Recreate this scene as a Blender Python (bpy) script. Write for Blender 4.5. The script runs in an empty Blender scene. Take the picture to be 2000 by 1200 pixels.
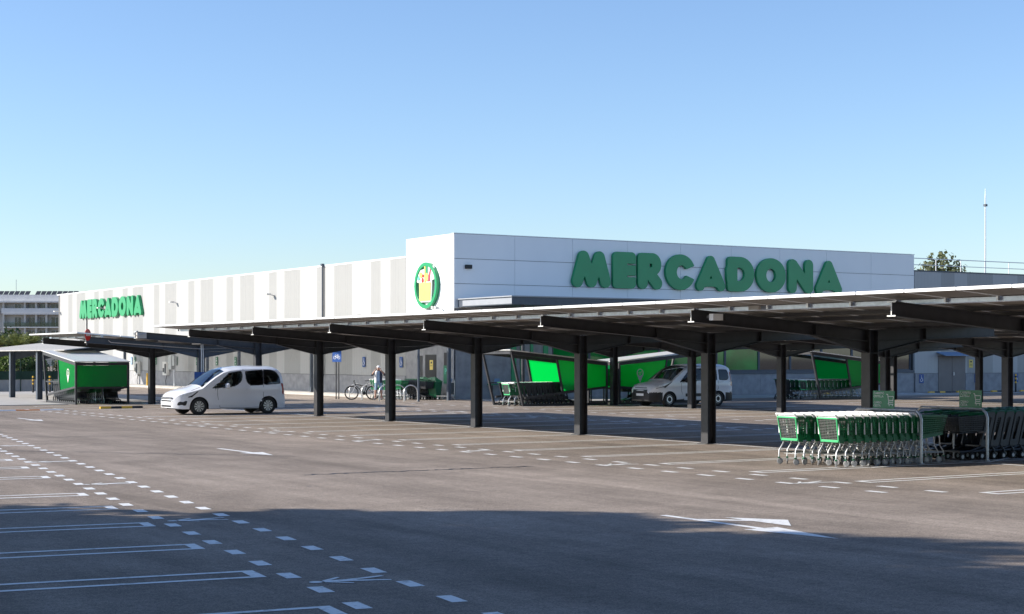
import bpy, bmesh, math, random
import numpy as np
from mathutils import Vector, Matrix

rnd = random.Random(7)
nrs = np.random.RandomState(11)
R = math.radians
scene = bpy.context.scene
col = scene.collection

# ---------------------------------------------------------------- camera
cam_d = bpy.data.cameras.new('camera')
cam = bpy.data.objects.new('camera', cam_d)
col.objects.link(cam)
scene.camera = cam
cam.location = (0, 0, 2.12)
cam.rotation_euler = (R(90), 0, R(-32.16))
cam_d.sensor_width = 36
cam_d.lens = 57.26
cam_d.shift_y = 0.049
cam_d.clip_start = 0.1
cam_d.clip_end = 4000

# ---------------------------------------------------------------- sky and sun
SUN_TRAVEL = Vector((1.81, -1.06, -1.0)).normalized()
to_sun = -SUN_TRAVEL
SUN_EL = math.asin(to_sun.z)
SUN_AZ = math.atan2(to_sun.x, to_sun.y)
world = bpy.data.worlds.new('World')
scene.world = world
world.use_nodes = True
wn = world.node_tree.nodes
wl = world.node_tree.links
sky = wn.new('ShaderNodeTexSky')
sky.sky_type = 'NISHITA'
sky.sun_disc = False
sky.sun_elevation = SUN_EL
sky.sun_rotation = SUN_AZ
sky.altitude = 0
sky.air_density = 1.0
sky.dust_density = 0.35
sky.ozone_density = 1.6
tint = wn.new('ShaderNodeMix'); tint.data_type = 'RGBA'; tint.blend_type = 'MULTIPLY'; tint.inputs[0].default_value = 1.0
tint.inputs[7].default_value = (0.88, 0.99, 1.20, 1)
wl.new(sky.outputs[0], tint.inputs[6]); wl.new(tint.outputs[2], wn['Background'].inputs[0])
wn['Background'].inputs[1].default_value = 0.103

sun_d = bpy.data.lights.new('sun', 'SUN')
sun_d.energy = 5.0
sun_d.angle = R(0.53)
sun_d.color = (1.0, 0.93, 0.83)
sun = bpy.data.objects.new('sun', sun_d)
col.objects.link(sun)
sun.location = (-40, 25, 40)
sun.rotation_euler = SUN_TRAVEL.to_track_quat('-Z', 'Y').to_euler()

vs = scene.view_settings
vs.view_transform = 'Standard'
vs.look = 'None'
vs.gamma = 1
vs.use_curve_mapping = False
vs.exposure = 0.68

# ---------------------------------------------------------------- helpers
class MB:
    def __init__(s):
        s.v = []; s.f = []; s.m = []; s.cm = 0
    def add(s, vs, fs):
        o = len(s.v)
        s.v.extend([tuple(p) for p in vs])
        for f in fs:
            s.f.append(tuple(i + o for i in f)); s.m.append(s.cm)
        return s
    def mat(s, i):
        s.cm = i; return s
    def box(s, a, b):
        x0, y0, z0 = a; x1, y1, z1 = b
        s.add([(x0,y0,z0),(x1,y0,z0),(x1,y1,z0),(x0,y1,z0),(x0,y0,z1),(x1,y0,z1),(x1,y1,z1),(x0,y1,z1)],
              [(0,3,2,1),(4,5,6,7),(0,1,5,4),(1,2,6,5),(2,3,7,6),(3,0,4,7)])
        return s
    def cbox(s, c, d, M=None):
        h = [x / 2 for x in d]
        pts = [Vector((sx*h[0], sy*h[1], sz*h[2])) for sz in (-1,1) for sx, sy in ((-1,-1),(1,-1),(1,1),(-1,1))]
        if M is not None: pts = [M @ p for p in pts]
        c = Vector(c)
        s.add([p + c for p in pts], [(0,3,2,1),(4,5,6,7),(0,1,5,4),(1,2,6,5),(2,3,7,6),(3,0,4,7)])
        return s
    def bar(s, p, q, w, h=None, up=(0,0,1)):
        p = Vector(p); q = Vector(q); h = w if h is None else h
        d = (q - p).normalized(); u = Vector(up)
        if abs(d.dot(u)) > 0.99: u = Vector((1,0,0))
        a = d.cross(u).normalized(); b = a.cross(d).normalized()
        vs = [e + a*sx*w/2 + b*sy*h/2 for e in (p, q) for sx, sy in ((-1,-1),(1,-1),(1,1),(-1,1))]
        s.add(vs, [(0,1,2,3),(7,6,5,4),(0,4,5,1),(1,5,6,2),(2,6,7,3),(3,7,4,0)])
        return s
    def tube(s, pts, r, n=6, cap=True):
        pts = [Vector(p) for p in pts]; k = len(pts)
        rs = r if isinstance(r, (list, tuple)) else [r]*k
        d0 = (pts[1]-pts[0]).normalized()
        u = Vector((0,0,1)) if abs(d0.z) < 0.9 else Vector((1,0,0))
        a = d0.cross(u).normalized(); vs = []
        for i, p in enumerate(pts):
            d = (pts[min(i+1,k-1)] - pts[max(i-1,0)]).normalized()
            a = (a - d*a.dot(d)).normalized(); b = d.cross(a)
            for j in range(n):
                t = 2*math.pi*j/n
                vs.append(p + (a*math.cos(t) + b*math.sin(t))*rs[i])
        fs = [(i*n+j, i*n+(j+1)%n, (i+1)*n+(j+1)%n, (i+1)*n+j) for i in range(k-1) for j in range(n)]
        if cap:
            fs.append(tuple(range(n-1,-1,-1))); fs.append(tuple((k-1)*n+j for j in range(n)))
        s.add(vs, fs); return s
    def lathe(s, prof, c=(0,0,0), axis='z', n=16, cap=True):
        vs = []; c = Vector(c)
        for r, h in prof:
            for j in range(n):
                t = 2*math.pi*j/n; x = r*math.cos(t); y = r*math.sin(t)
                p = {'z': (x,y,h), 'y': (x,h,y), 'x': (h,x,y)}[axis]
                vs.append(c + Vector(p))
        k = len(prof)
        fs = [(i*n+j, i*n+(j+1)%n, (i+1)*n+(j+1)%n, (i+1)*n+j) for i in range(k-1) for j in range(n)]
        if cap: fs.append(tuple(range(n-1,-1,-1))); fs.append(tuple((k-1)*n+j for j in range(n)))
        s.add(vs, fs); return s
    def prism(s, poly, h0, h1, axis='z'):
        n = len(poly)
        def P(a, b, h): return {'z': (a,b,h), 'y': (a,h,b), 'x': (h,a,b)}[axis]
        vs = [P(a,b,h0) for a,b in poly] + [P(a,b,h1) for a,b in poly]
        fs = [tuple(range(n-1,-1,-1)), tuple(range(n,2*n))] + [(i,(i+1)%n,n+(i+1)%n,n+i) for i in range(n)]
        s.add(vs, fs); return s
    def sheet(s, poly, z):
        s.add([(a,b,z) for a,b in poly], [tuple(range(len(poly)))]); return s
    def mesh(s, name, mats, smooth=False, fix=True):
        me = bpy.data.meshes.new(name)
        me.from_pydata(s.v, [], s.f)
        for m in (mats if isinstance(mats, (list, tuple)) else [mats]): me.materials.append(m)
        if any(s.m): me.polygons.foreach_set('material_index', s.m)
        if fix:
            bm = bmesh.new(); bm.from_mesh(me); bmesh.ops.recalc_face_normals(bm, faces=bm.faces); bm.to_mesh(me); bm.free()
        if smooth:
            me.polygons.foreach_set('use_smooth', [True]*len(me.polygons))
            try: me.set_sharp_from_angle(angle=R(35))
            except Exception: pass
        me.update()
        return me
    def build(s, name, mats, parent=None, loc=None, smooth=False, rz=0, fix=True):
        return link(name, s.mesh(name, mats, smooth, fix), parent, loc, rz)

def link(name, me, parent=None, loc=None, rz=0):
    o = bpy.data.objects.new(name, me); col.objects.link(o)
    if parent is not None: o.parent = parent
    if loc is not None: o.location = loc
    if rz: o.rotation_euler = (0,0,rz)
    return o
def tag(o, label, cat, group=None):
    o['label'] = label; o['category'] = cat
    if group: o['group'] = group
    return o
def thing(name, label, cat, loc=(0,0,0), rz=0, group=None):
    o = bpy.data.objects.new(name, None); col.objects.link(o)
    o.empty_display_size = 0.2
    o.location = loc; o.rotation_euler = (0,0,rz)
    return tag(o, label, cat, group)
def structure(o):
    o['kind'] = 'structure'; return o
def copy_tree(o, parent=None):
    c = o.copy(); col.objects.link(c); c.parent = parent
    for ch in o.children: copy_tree(ch, c)
    return c
def dup(o, loc, rz=None, label=None, group=None):
    c = copy_tree(o); c.location = loc
    if rz is not None: c.rotation_euler = (0,0,rz)
    if label: c['label'] = label
    if group: c['group'] = group
    return c
def mesh_of(ob):
    dg = bpy.context.evaluated_depsgraph_get(); dg.update()
    me = bpy.data.meshes.new_from_object(ob.evaluated_get(dg), depsgraph=dg)
    return me
def text_mesh(txt, size, depth=0.002, align='LEFT', space=1.0, off=0.0):
    cu = bpy.data.curves.new('lettering', 'FONT'); cu.body = txt; cu.size = size; cu.extrude = depth
    cu.align_x = align; cu.resolution_u = 2; cu.space_line = space; cu.offset = off
    ob = bpy.data.objects.new('lettering', cu); col.objects.link(ob)
    me = mesh_of(ob); bpy.data.objects.remove(ob); return me

# ---------------------------------------------------------------- materials
def mk(name, c, rough=0.6, metal=0.0, var=0.0, scale=3.0, spec=0.5, bump=0.0, bscale=60.0, c2=None, aniso=(1,1,1), coat=0.0, detail=5):
    m = bpy.data.materials.new(name); m.use_nodes = True
    nt = m.node_tree; b = nt.nodes['Principled BSDF']
    b.inputs['Base Color'].default_value = (*c, 1); b.inputs['Roughness'].default_value = rough
    b.inputs['Metallic'].default_value = metal; b.inputs['Specular IOR Level'].default_value = spec
    if coat: b.inputs['Coat Weight'].default_value = coat; b.inputs['Coat Roughness'].default_value = 0.05
    if var or c2 or bump:
        tc = nt.nodes.new('ShaderNodeTexCoord'); mp = nt.nodes.new('ShaderNodeMapping')
        mp.inputs['Scale'].default_value = aniso
        nt.links.new(tc.outputs['Object'], mp.inputs[0])
        if var or c2:
            nz = nt.nodes.new('ShaderNodeTexNoise'); nz.inputs['Scale'].default_value = scale; nz.inputs['Detail'].default_value = detail
            nt.links.new(mp.outputs[0], nz.inputs['Vector'])
            rp = nt.nodes.new('ShaderNodeValToRGB')
            a = c2 if c2 else tuple(x*(1-var) for x in c); d = c if c2 else tuple(min(1, x*(1+var)) for x in c)
            rp.color_ramp.elements[0].color = (*a, 1); rp.color_ramp.elements[1].color = (*d, 1)
            rp.color_ramp.elements[0].position = 0.3; rp.color_ramp.elements[1].position = 0.7
            nt.links.new(nz.outputs['Fac'], rp.inputs[0]); nt.links.new(rp.outputs[0], b.inputs['Base Color'])
        if bump:
            n2 = nt.nodes.new('ShaderNodeTexNoise'); n2.inputs['Scale'].default_value = bscale; n2.inputs['Detail'].default_value = 3
            nt.links.new(mp.outputs[0], n2.inputs['Vector'])
            bp = nt.nodes.new('ShaderNodeBump'); bp.inputs['Strength'].default_value = bump; bp.inputs['Distance'].default_value = 0.02
            nt.links.new(n2.outputs['Fac'], bp.inputs['Height']); nt.links.new(bp.outputs[0], b.inputs['Normal'])
    return m
def mk_glass(name, tint, ior=1.52, rough=0.02):
    """thin pane: mostly clear tinted, with a mirror reflection by fresnel"""
    m = bpy.data.materials.new(name); m.use_nodes = True; nt = m.node_tree
    for n in list(nt.nodes):
        if n.type != 'OUTPUT_MATERIAL': nt.nodes.remove(n)
    out = nt.nodes['Material Output']
    tr = nt.nodes.new('ShaderNodeBsdfTransparent'); tr.inputs[0].default_value = (*tint, 1)
    gl = nt.nodes.new('ShaderNodeBsdfGlossy'); gl.inputs['Roughness'].default_value = rough
    fr = nt.nodes.new('ShaderNodeFresnel'); fr.inputs[0].default_value = ior
    mx = nt.nodes.new('ShaderNodeMixShader')
    nt.links.new(fr.outputs[0], mx.inputs[0]); nt.links.new(tr.outputs[0], mx.inputs[1]); nt.links.new(gl.outputs[0], mx.inputs[2])
    nt.links.new(mx.outputs[0], out.inputs[0]); return m
def mk_translucent(name, c, c_front, rough=0.2, t=0.6):
    m = bpy.data.materials.new(name); m.use_nodes = True; nt = m.node_tree
    b = nt.nodes['Principled BSDF']; b.inputs['Base Color'].default_value = (*c_front, 1); b.inputs['Roughness'].default_value = rough
    tl = nt.nodes.new('ShaderNodeBsdfTranslucent'); tl.inputs[0].default_value = (*c, 1)
    mx = nt.nodes.new('ShaderNodeMixShader'); mx.inputs[0].default_value = t
    nt.links.new(b.outputs[0], mx.inputs[1]); nt.links.new(tl.outputs[0], mx.inputs[2])
    nt.links.new(mx.outputs[0], nt.nodes['Material Output'].inputs[0]); return m
def mk_leaf(name, c, c2, t=0.35):
    m = bpy.data.materials.new(name); m.use_nodes = True; nt = m.node_tree
    b = nt.nodes['Principled BSDF']; b.inputs['Roughness'].default_value = 0.55
    g = nt.nodes.new('ShaderNodeNewGeometry'); rp = nt.nodes.new('ShaderNodeValToRGB')
    rp.color_ramp.elements[0].color = (*c, 1); rp.color_ramp.elements[1].color = (*c2, 1)
    nt.links.new(g.outputs['Random Per Island'], rp.inputs[0]); nt.links.new(rp.outputs[0], b.inputs['Base Color'])
    tl = nt.nodes.new('ShaderNodeBsdfTranslucent'); nt.links.new(rp.outputs[0], tl.inputs[0])
    mx = nt.nodes.new('ShaderNodeMixShader'); mx.inputs[0].default_value = t
    nt.links.new(b.outputs[0], mx.inputs[1]); nt.links.new(tl.outputs[0], mx.inputs[2])
    nt.links.new(mx.outputs[0], nt.nodes['Material Output'].inputs[0]); return m
def mk_asphalt():
    m = bpy.data.materials.new('asphalt'); m.use_nodes = True; nt = m.node_tree; N = nt.nodes; L = nt.links
    b = N['Principled BSDF']
    tc = N.new('ShaderNodeTexCoord')
    def noise(scale, detail=4, vec=None, dist=0.0, rough=0.5):
        n = N.new('ShaderNodeTexNoise'); n.inputs['Scale'].default_value = scale; n.inputs['Detail'].default_value = detail
        n.inputs['Distortion'].default_value = dist; n.inputs['Roughness'].default_value = rough
        L.new(vec if vec is not None else tc.outputs['Object'], n.inputs['Vector']); return n.outputs['Fac']
    def ramp(v, p0, c0, p1, c1):
        r = N.new('ShaderNodeMapRange'); r.inputs['From Min'].default_value = p0; r.inputs['From Max'].default_value = p1
        r.inputs['To Min'].default_value = c0; r.inputs['To Max'].default_value = c1; L.new(v, r.inputs['Value']); return r.outputs[0]
    def mul(a, c):
        n = N.new('ShaderNodeMath'); n.operation = 'MULTIPLY'; L.new(a, n.inputs[0])
        if isinstance(c, float): n.inputs[1].default_value = c
        else: L.new(c, n.inputs[1])
        return n.outputs[0]
    mp = N.new('ShaderNodeMapping'); mp.inputs['Scale'].default_value = (1.0, 0.09, 1); L.new(tc.outputs['Object'], mp.inputs[0])
    mp2 = N.new('ShaderNodeMapping'); mp2.inputs['Rotation'].default_value = (0, 0, R(38)); mp2.inputs['Scale'].default_value = (0.9, 0.08, 1); L.new(tc.outputs['Object'], mp2.inputs[0])
    big = ramp(noise(0.12, 3), 0.3, 0.84, 0.7, 1.14)
    mid = ramp(noise(0.9, 5, dist=0.6), 0.3, 0.86, 0.7, 1.12)
    st1 = ramp(noise(0.8, 6, mp.outputs[0], 0.9, 0.65), 0.28, 0.74, 0.72, 1.18)
    st2 = ramp(noise(0.55, 6, mp2.outputs[0], 1.6, 0.65), 0.3, 0.80, 0.7, 1.13)
    fine = ramp(noise(40, 3, rough=0.7), 0.28, 0.52, 0.72, 1.48)
    grain = ramp(noise(130, 2), 0.3, 0.55, 0.7, 1.5)
    clod = ramp(noise(9, 4, rough=0.7), 0.3, 0.80, 0.7, 1.2)
    v = mul(mul(mul(big, mul(mid, clod)), mul(st1, st2)), mul(fine, grain))
    cl = N.new('ShaderNodeMix'); cl.data_type = 'RGBA'; cl.blend_type = 'MULTIPLY'; cl.inputs[0].default_value = 1
    cl.inputs[6].default_value = (0.275, 0.23, 0.192, 1)
    cb = N.new('ShaderNodeCombineColor'); L.new(v, cb.inputs[0]); L.new(v, cb.inputs[1]); L.new(v, cb.inputs[2])
    L.new(cb.outputs[0], cl.inputs[7]); L.new(cl.outputs[2], b.inputs['Base Color'])
    b.inputs['Roughness'].default_value = 0.9; b.inputs['Specular IOR Level'].default_value = 0.12
    bp = N.new('ShaderNodeBump'); bp.inputs['Strength'].default_value = 0.5; bp.inputs['Distance'].default_value = 0.012
    L.new(noise(120, 2), bp.inputs['Height']); L.new(bp.outputs[0], b.inputs['Normal'])
    return m
def mk_paint():
    m = bpy.data.materials.new('road_paint'); m.use_nodes = True; nt = m.node_tree; N = nt.nodes; L = nt.links
    b = N['Principled BSDF']; tc = N.new('ShaderNodeTexCoord'); g = N.new('ShaderNodeNewGeometry')
    n = N.new('ShaderNodeTexNoise'); n.inputs['Scale'].default_value = 7; n.inputs['Detail'].default_value = 8; n.inputs['Roughness'].default_value = 0.7
    L.new(g.outputs['Position'], n.inputs['Vector'])
    rp = N.new('ShaderNodeValToRGB'); rp.color_ramp.elements[0].position = 0.3; rp.color_ramp.elements[1].position = 0.48
    rp.color_ramp.elements[0].color = (0.34, 0.33, 0.31, 1); rp.color_ramp.elements[1].color = (0.78, 0.78, 0.76, 1)
    L.new(n.outputs['Fac'], rp.inputs[0]); L.new(rp.outputs[0], b.inputs['Base Color'])
    b.inputs['Roughness'].default_value = 0.6
    return m
M = dict(
    asphalt=mk_asphalt(), paint=mk_paint(),
    tar=mk('tar_seal', (0.018,0.018,0.02), 0.55, var=0.3, scale=8),
    pavement=mk('pavement', (0.42,0.40,0.37), 0.8, var=0.14, scale=1.5, bump=0.2),
    white_panel=mk('white_cladding', (0.42,0.42,0.41), 0.5, var=0.025, scale=0.6),
    grey_panel=mk('pale_grey_cladding', (0.325,0.325,0.315), 0.5, var=0.03, scale=0.6),
    box_panel=mk('white_composite', (0.87,0.88,0.88), 0.3, var=0.02, scale=0.5),
    concrete=mk('grey_concrete', (0.30,0.30,0.31), 0.85, var=0.17, scale=2.6, bump=0.25, bscale=25),
    joint=mk('dark_joint', (0.12,0.12,0.12), 0.8, var=0.1),
    steel=mk('anthracite_steel', (0.042,0.042,0.046), 0.45, var=0.2, scale=5, spec=0.4),
    steel_blue=mk('slate_blue_steel', (0.06,0.075,0.10), 0.45, var=0.12, scale=4),
    galv=mk('galvanised_steel', (0.55,0.57,0.6), 0.38, 0.75, var=0.16, scale=14),
    alu=mk('aluminium_frame', (0.78,0.78,0.77), 0.35, 0.2, var=0.05, scale=4),
    backsheet=mk('panel_backsheet', (0.20,0.18,0.16), 0.55, var=0.06, scale=2),
    solar=mk('solar_cells', (0.012,0.016,0.035), 0.08, var=0.2, scale=9, coat=0.6),
    white=mk('white_paint', (0.80,0.80,0.80), 0.35, var=0.03, scale=5),
    offwhite=mk('off_white', (0.68,0.67,0.63), 0.5, var=0.06, scale=4),
    black=mk('black_plastic', (0.014,0.014,0.016), 0.5, var=0.2, scale=6),
    rubber=mk('rubber', (0.02,0.02,0.02), 0.8, var=0.25, scale=12),
    sign_green=mk('letter_green', (0.004,0.29,0.105), 0.28, var=0.06, scale=1.2),
    cart_green=mk('cart_green', (0.004,0.125,0.045), 0.35, var=0.12, scale=8),
    cart_lime=mk('cart_light_green', (0.06,0.44,0.17), 0.35, var=0.1, scale=8),
    dark_plastic=mk('charcoal_plastic', (0.030,0.033,0.039), 0.42, var=0.18, scale=9),
    chrome=mk('zinc_tube', (0.60,0.60,0.59), 0.32, 0.6, var=0.12, scale=25),
    tube_grey=mk('grey_tube', (0.42,0.43,0.44), 0.35, 0.7, var=0.15, scale=18),
    car_white=mk('white_car_paint', (0.80,0.81,0.83), 0.25, var=0.02, scale=2, coat=0.7),
    rim=mk('alloy', (0.62,0.63,0.65), 0.28, 0.8, var=0.08, scale=10),
    skylight=mk_translucent('milky_roof', (0.95,0.95,0.93), (0.6,0.6,0.58), 0.5, 0.93),  # unseen carport roof made translucent to brighten the side wall
    caster_grey=mk('caster_grey', (0.30,0.30,0.30), 0.5, var=0.5, scale=1.3),
    fascia=mk('fascia_grey', (0.30,0.32,0.35), 0.45, var=0.05),
    purlin=mk('zinc_purlin', (0.50,0.58,0.70), 0.3, 0.5, var=0.12, scale=10),  # bluish tone stands in for sky reflected in the zinc
    grille=mk('grille_grey', (0.10,0.105,0.10), 0.4, 0.3, var=0.2, scale=20),
    roof_sheet=mk_translucent('milky_sheet', (0.85,0.85,0.82), (0.80,0.80,0.78), 0.4, 0.35),
    glass=mk_glass('clear_glass', (0.62,0.70,0.68)),
    dark_glass=mk_glass('tinted_glass', (0.10,0.12,0.13), 1.6),
    windscreen=mk_glass('windscreen_glass', (0.55,0.62,0.62), 3.2),
    shop_glass=mk('shop_glass', (0.015,0.018,0.022), 0.03, var=0.2, scale=1.0, spec=0.7, coat=0.6),
    green_glass=mk('green_film_glass', (0.002,0.24,0.045), 0.06, var=0.4, scale=0.7, spec=0.5, coat=0.25),
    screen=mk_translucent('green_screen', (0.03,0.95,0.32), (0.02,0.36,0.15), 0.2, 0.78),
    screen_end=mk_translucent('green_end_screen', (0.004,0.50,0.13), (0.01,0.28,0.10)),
    blue=mk('sign_blue', (0.012,0.07,0.27), 0.4, var=0.06, scale=6),
    pale_blue=mk('pale_blue', (0.17,0.28,0.44), 0.45, var=0.08, scale=5),
    ev_green=mk('charging_green', (0.008,0.14,0.06), 0.4, var=0.08, scale=6),
    board_green=mk('board_green', (0.012,0.20,0.085), 0.4, var=0.05, scale=6),
    yellow=mk('yellow_paint', (0.72,0.42,0.03), 0.5, var=0.1, scale=8),
    pale_yellow=mk('pale_yellow', (0.80,0.60,0.14), 0.5, var=0.06, scale=4),
    red=mk('sign_red', (0.62,0.02,0.015), 0.4, var=0.05, scale=6),
    door=mk('brown_grey_door', (0.17,0.15,0.145), 0.5, var=0.08, scale=2),
    orange=mk('orange_reflector', (0.8,0.2,0.01), 0.3, var=0.05),
    lamp=mk('headlamp', (0.70,0.73,0.76), 0.1, 0.0, var=0.3, scale=14, coat=1.0),
    tail=mk('tail_lamp', (0.30,0.006,0.008), 0.12, var=0.2, scale=12, coat=0.8),
    render=mk('hotel_render', (0.55,0.52,0.47), 0.85, var=0.1, scale=0.4),
    hotel_white=mk('hotel_white', (0.72,0.70,0.67), 0.8, var=0.07, scale=0.5),
    hotel_glass=mk('hotel_glass', (0.03,0.045,0.06), 0.06, var=0.5, scale=0.8, spec=0.8),
    bark=mk('bark', (0.10,0.075,0.05), 0.9, var=0.35, scale=6, bump=0.4, bscale=20),
    leaf=mk_leaf('leaf_mid', (0.035,0.07,0.015), (0.10,0.17,0.035)),
    leaf_dark=mk_leaf('leaf_dark', (0.018,0.038,0.012), (0.05,0.085,0.025)),
    leaf_lime=mk_leaf('leaf_lime', (0.07,0.12,0.02), (0.22,0.30,0.06)),
    leaf_olive=mk_leaf('leaf_olive', (0.06,0.075,0.03), (0.17,0.18,0.08)),
    palm=mk_leaf('palm_leaf', (0.08,0.11,0.02), (0.24,0.26,0.07), 0.25),
    mesh_fence=mk('fence_screen', (0.018,0.05,0.03), 0.8, var=0.3, scale=3),
    skin=mk('skin', (0.42,0.24,0.17), 0.5, var=0.06, scale=20),
    shirt=mk('pale_blue_cloth', (0.38,0.50,0.66), 0.85, var=0.08, scale=18),
    shorts=mk('washed_denim', (0.26,0.38,0.50), 0.85, var=0.12, scale=25),
    jacket=mk('navy_cloth', (0.03,0.04,0.07), 0.85, var=0.2, scale=15),
    white_cloth=mk('white_cloth', (0.72,0.73,0.74), 0.85, var=0.05, scale=15),
    shoe=mk('navy_shoe', (0.03,0.04,0.07), 0.6, var=0.2, scale=30),
    hair=mk('grey_hair', (0.45,0.43,0.40), 0.8, var=0.2, scale=60),
    dark_hair=mk('dark_hair', (0.03,0.022,0.018), 0.7, var=0.3, scale=60),
    lemon=mk('lime_print', (0.50,0.62,0.12), 0.5, var=0.05), mint=mk('mint_print', (0.12,0.55,0.38), 0.5, var=0.05),
    rose=mk('rose_print', (0.55,0.06,0.10), 0.5, var=0.05),
    seat=mk('seat_cloth', (0.05,0.05,0.055), 0.9, var=0.2, scale=20),
)
# ---------------------------------------------------------------- ground and painted markings
g = MB(); g.sheet([(-1500,-1500),(1500,-1500),(1500,1500),(-1500,1500)], 0.0)
ground = structure(g.build('ground', M['asphalt']))
PZ = 0.004
def hairpin_mesh(length, half, w, cap):
    m = MB()
    m.sheet([(0,-half),(length,-half),(length,-half+w),(cap,-half+w),(cap,half-w),(length,half-w),(length,half),(0,half)], 0)
    return m.mesh('parking_line', M['paint'], fix=False)
TH = R(8.2)                                   # the left bays run 8 degrees off the carports
U = Vector((math.sin(TH), math.cos(TH)))
hp_left = hairpin_mesh(5.2, 0.27, 0.095, 0.13)
LX0, LY0 = 6.08, 12.3
def left_pt(s, off): # s along the row, off to the right of the bay tips
    return (LX0 + U.x*s + U.y*off, LY0 + U.y*s - U.x*off)
for y in (4.7, 7.25, 9.8, 12.3, 14.8, 17.3, 19.9, 22.4, 24.8, 28.7, 31.4, 33.9, 36.5, 39.1, 41.7):
    x, yy = left_pt((y-LY0)/U.y, -0.05)
    link('parking_line', hp_left, ground, (x, yy, PZ), math.pi - TH)
dash = MB().sheet([(-0.075,-0.2),(0.075,-0.2),(0.075,0.2),(-0.075,0.2)], 0).mesh('walkway_dash', M['paint'], fix=False)
for k in range(-6, 34):
    for off, ph in ((0.17, 0.19), (1.05, 0.22)):
        x, y = left_pt(k*1.04 + ph, off)
        link('walkway_dash', dash, ground, (x, y, PZ), -TH)
def ped_mesh():
    m = MB()                                   # walking figure, head at -x
    m.sheet([(0.075*math.cos(t)-0.40, 0.062*math.sin(t)) for t in [i*math.pi/6 for i in range(12)]], 0)
    def limb(p, q, w0, w1, z):
        p, q = Vector(p), Vector(q); n = Vector((-(q-p).y, (q-p).x)).normalized()
        m.sheet([tuple(p+n*w0/2), tuple(p-n*w0/2), tuple(q-n*w1/2), tuple(q+n*w1/2)], z)
    limb((-.31,0), (0.02,0.0), .12, .13, 0.0003)
    limb((0.0,.03), (.44,.17), .09, .055, 0.0006); limb((0.0,-.03), (.42,-.13), .09, .055, 0.0009)
    limb((-.29,.03), (-.06,.23), .07, .045, 0.0012); limb((-.29,-.03), (-.04,-.20), .07, .045, 0.0015)
    m.v = [(x*0.86, y*1.0, z) for x, y, z in m.v]
    return m.mesh('pedestrian_symbol', M['paint'], fix=False)
ped = ped_mesh()
for s in (-4.6, 1.72, 8.0, 14.6, 20.9, 27.4):
    x, y = left_pt(s, 0.62)
    link('pedestrian_symbol', ped, ground, (x, y, PZ), -TH)
hp_r = hairpin_mesh(5.45, 0.2, 0.09, 0.12)
for k in range(-3, 19):
    y = 25.75 + 2.75*k
    if y < 57 or y > 63: link('parking_line', hp_r, ground, (19.75, y, PZ))
    link('parking_line', hp_r, ground, (30.95, y, PZ), math.pi)
for k in range(0, 16):
    y = 31.0 + 2.75*k
    if y < 64: link('parking_line', hp_r, ground, (36.55, y, PZ))
    if y < 64: link('parking_line', hp_r, ground, (47.75, y, PZ), math.pi)
    if y < 60: link('parking_line', hp_r, ground, (53.6, y, PZ))
def long_line(x, y0, y1, w=0.12, axis='y'):
    if axis == 'y': p = [(-w/2,0),(w/2,0),(w/2,y1-y0),(-w/2,y1-y0)]; loc = (x, y0, PZ+0.004)
    else: p = [(0,-w/2),(y1-y0,-w/2),(y1-y0,w/2),(0,w/2)]; loc = (y0, x, PZ+0.004)
    MB().sheet(p, 0).build('parking_line', M['paint'], ground, loc, fix=False)
long_line(25.33, 12, 72); long_line(42.13, 28, 62); long_line(59.2, 40, 62)
for k in range(46):
    for x, ph in ((19.35, 0.0), (18.5, 0.45)):
        link('walkway_dash', dash, ground, (x, 18.2 + 1.06*k + ph, PZ))
for y in (23.2, 28.7, 34.2, 39.7, 45.2, 50.7):
    link('pedestrian_symbol', ped, ground, (18.93, y - 2.6, PZ))
for k in range(24):
    for x, ph in ((31.35, 0.0), (32.2, 0.45)):
        link('walkway_dash', dash, ground, (x, 34 + 1.2*k + ph, PZ))
    link('walkway_dash', dash, ground, (35.9, 38 + 1.2*k, PZ))
for y in (38, 43.5, 49, 54.5):
    link('pedestrian_symbol', ped, ground, (31.8, y, PZ))
# arrows
a = MB(); a.sheet([(-0.06,2.0),(0.06,2.0),(0.06,0.0),(-0.06,0.0)], 0)
a.sheet([(-0.27,0.02),(0.27,0.02),(0,-1.35)], 0.0005)
a.sheet([(0.06,1.15),(0.06,1.35),(0.5,0.95),(0.5,0.75)], 0.0010)
a.sheet([(0.5,0.02),(0.5,1.32),(0.98,0.62)], 0.0015)
a.build('direction_arrow', M['paint'], ground, (13.33, 15.4, PZ), fix=False)
st = MB(); st.sheet([(-0.06,1.9),(0.06,1.9),(0.06,0.0),(-0.06,0.0)], 0); st.sheet([(-0.28,0.02),(0.28,0.02),(0,-1.2)], 0.0005)
stm = st.mesh('direction_arrow', M['paint'], fix=False)
for x, y, rz in ((14.35,33.7,0), (15.6,55.2,0), (34.1,44,math.pi), (15.0,68,0)):
    link('direction_arrow', stm, ground, (x, y, PZ), rz)
for p_, q_ in (((25.5,25.3),(30.9,22.6)),((25.5,22.6),(30.9,25.3)),((22.4,22.72),(25.2,22.72))):
    d_ = (Vector(q_)-Vector(p_)); n_ = Vector((-d_.y,d_.x)).normalized()*0.045; P0, P1 = Vector(p_), Vector(q_)
    MB().sheet([tuple(P0+n_),tuple(P1+n_),tuple(P1-n_),tuple(P0-n_)], 0).build('parking_line', M['paint'], ground, (0,0,PZ+0.006+0.001*p_[1]/25), fix=False)
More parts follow.
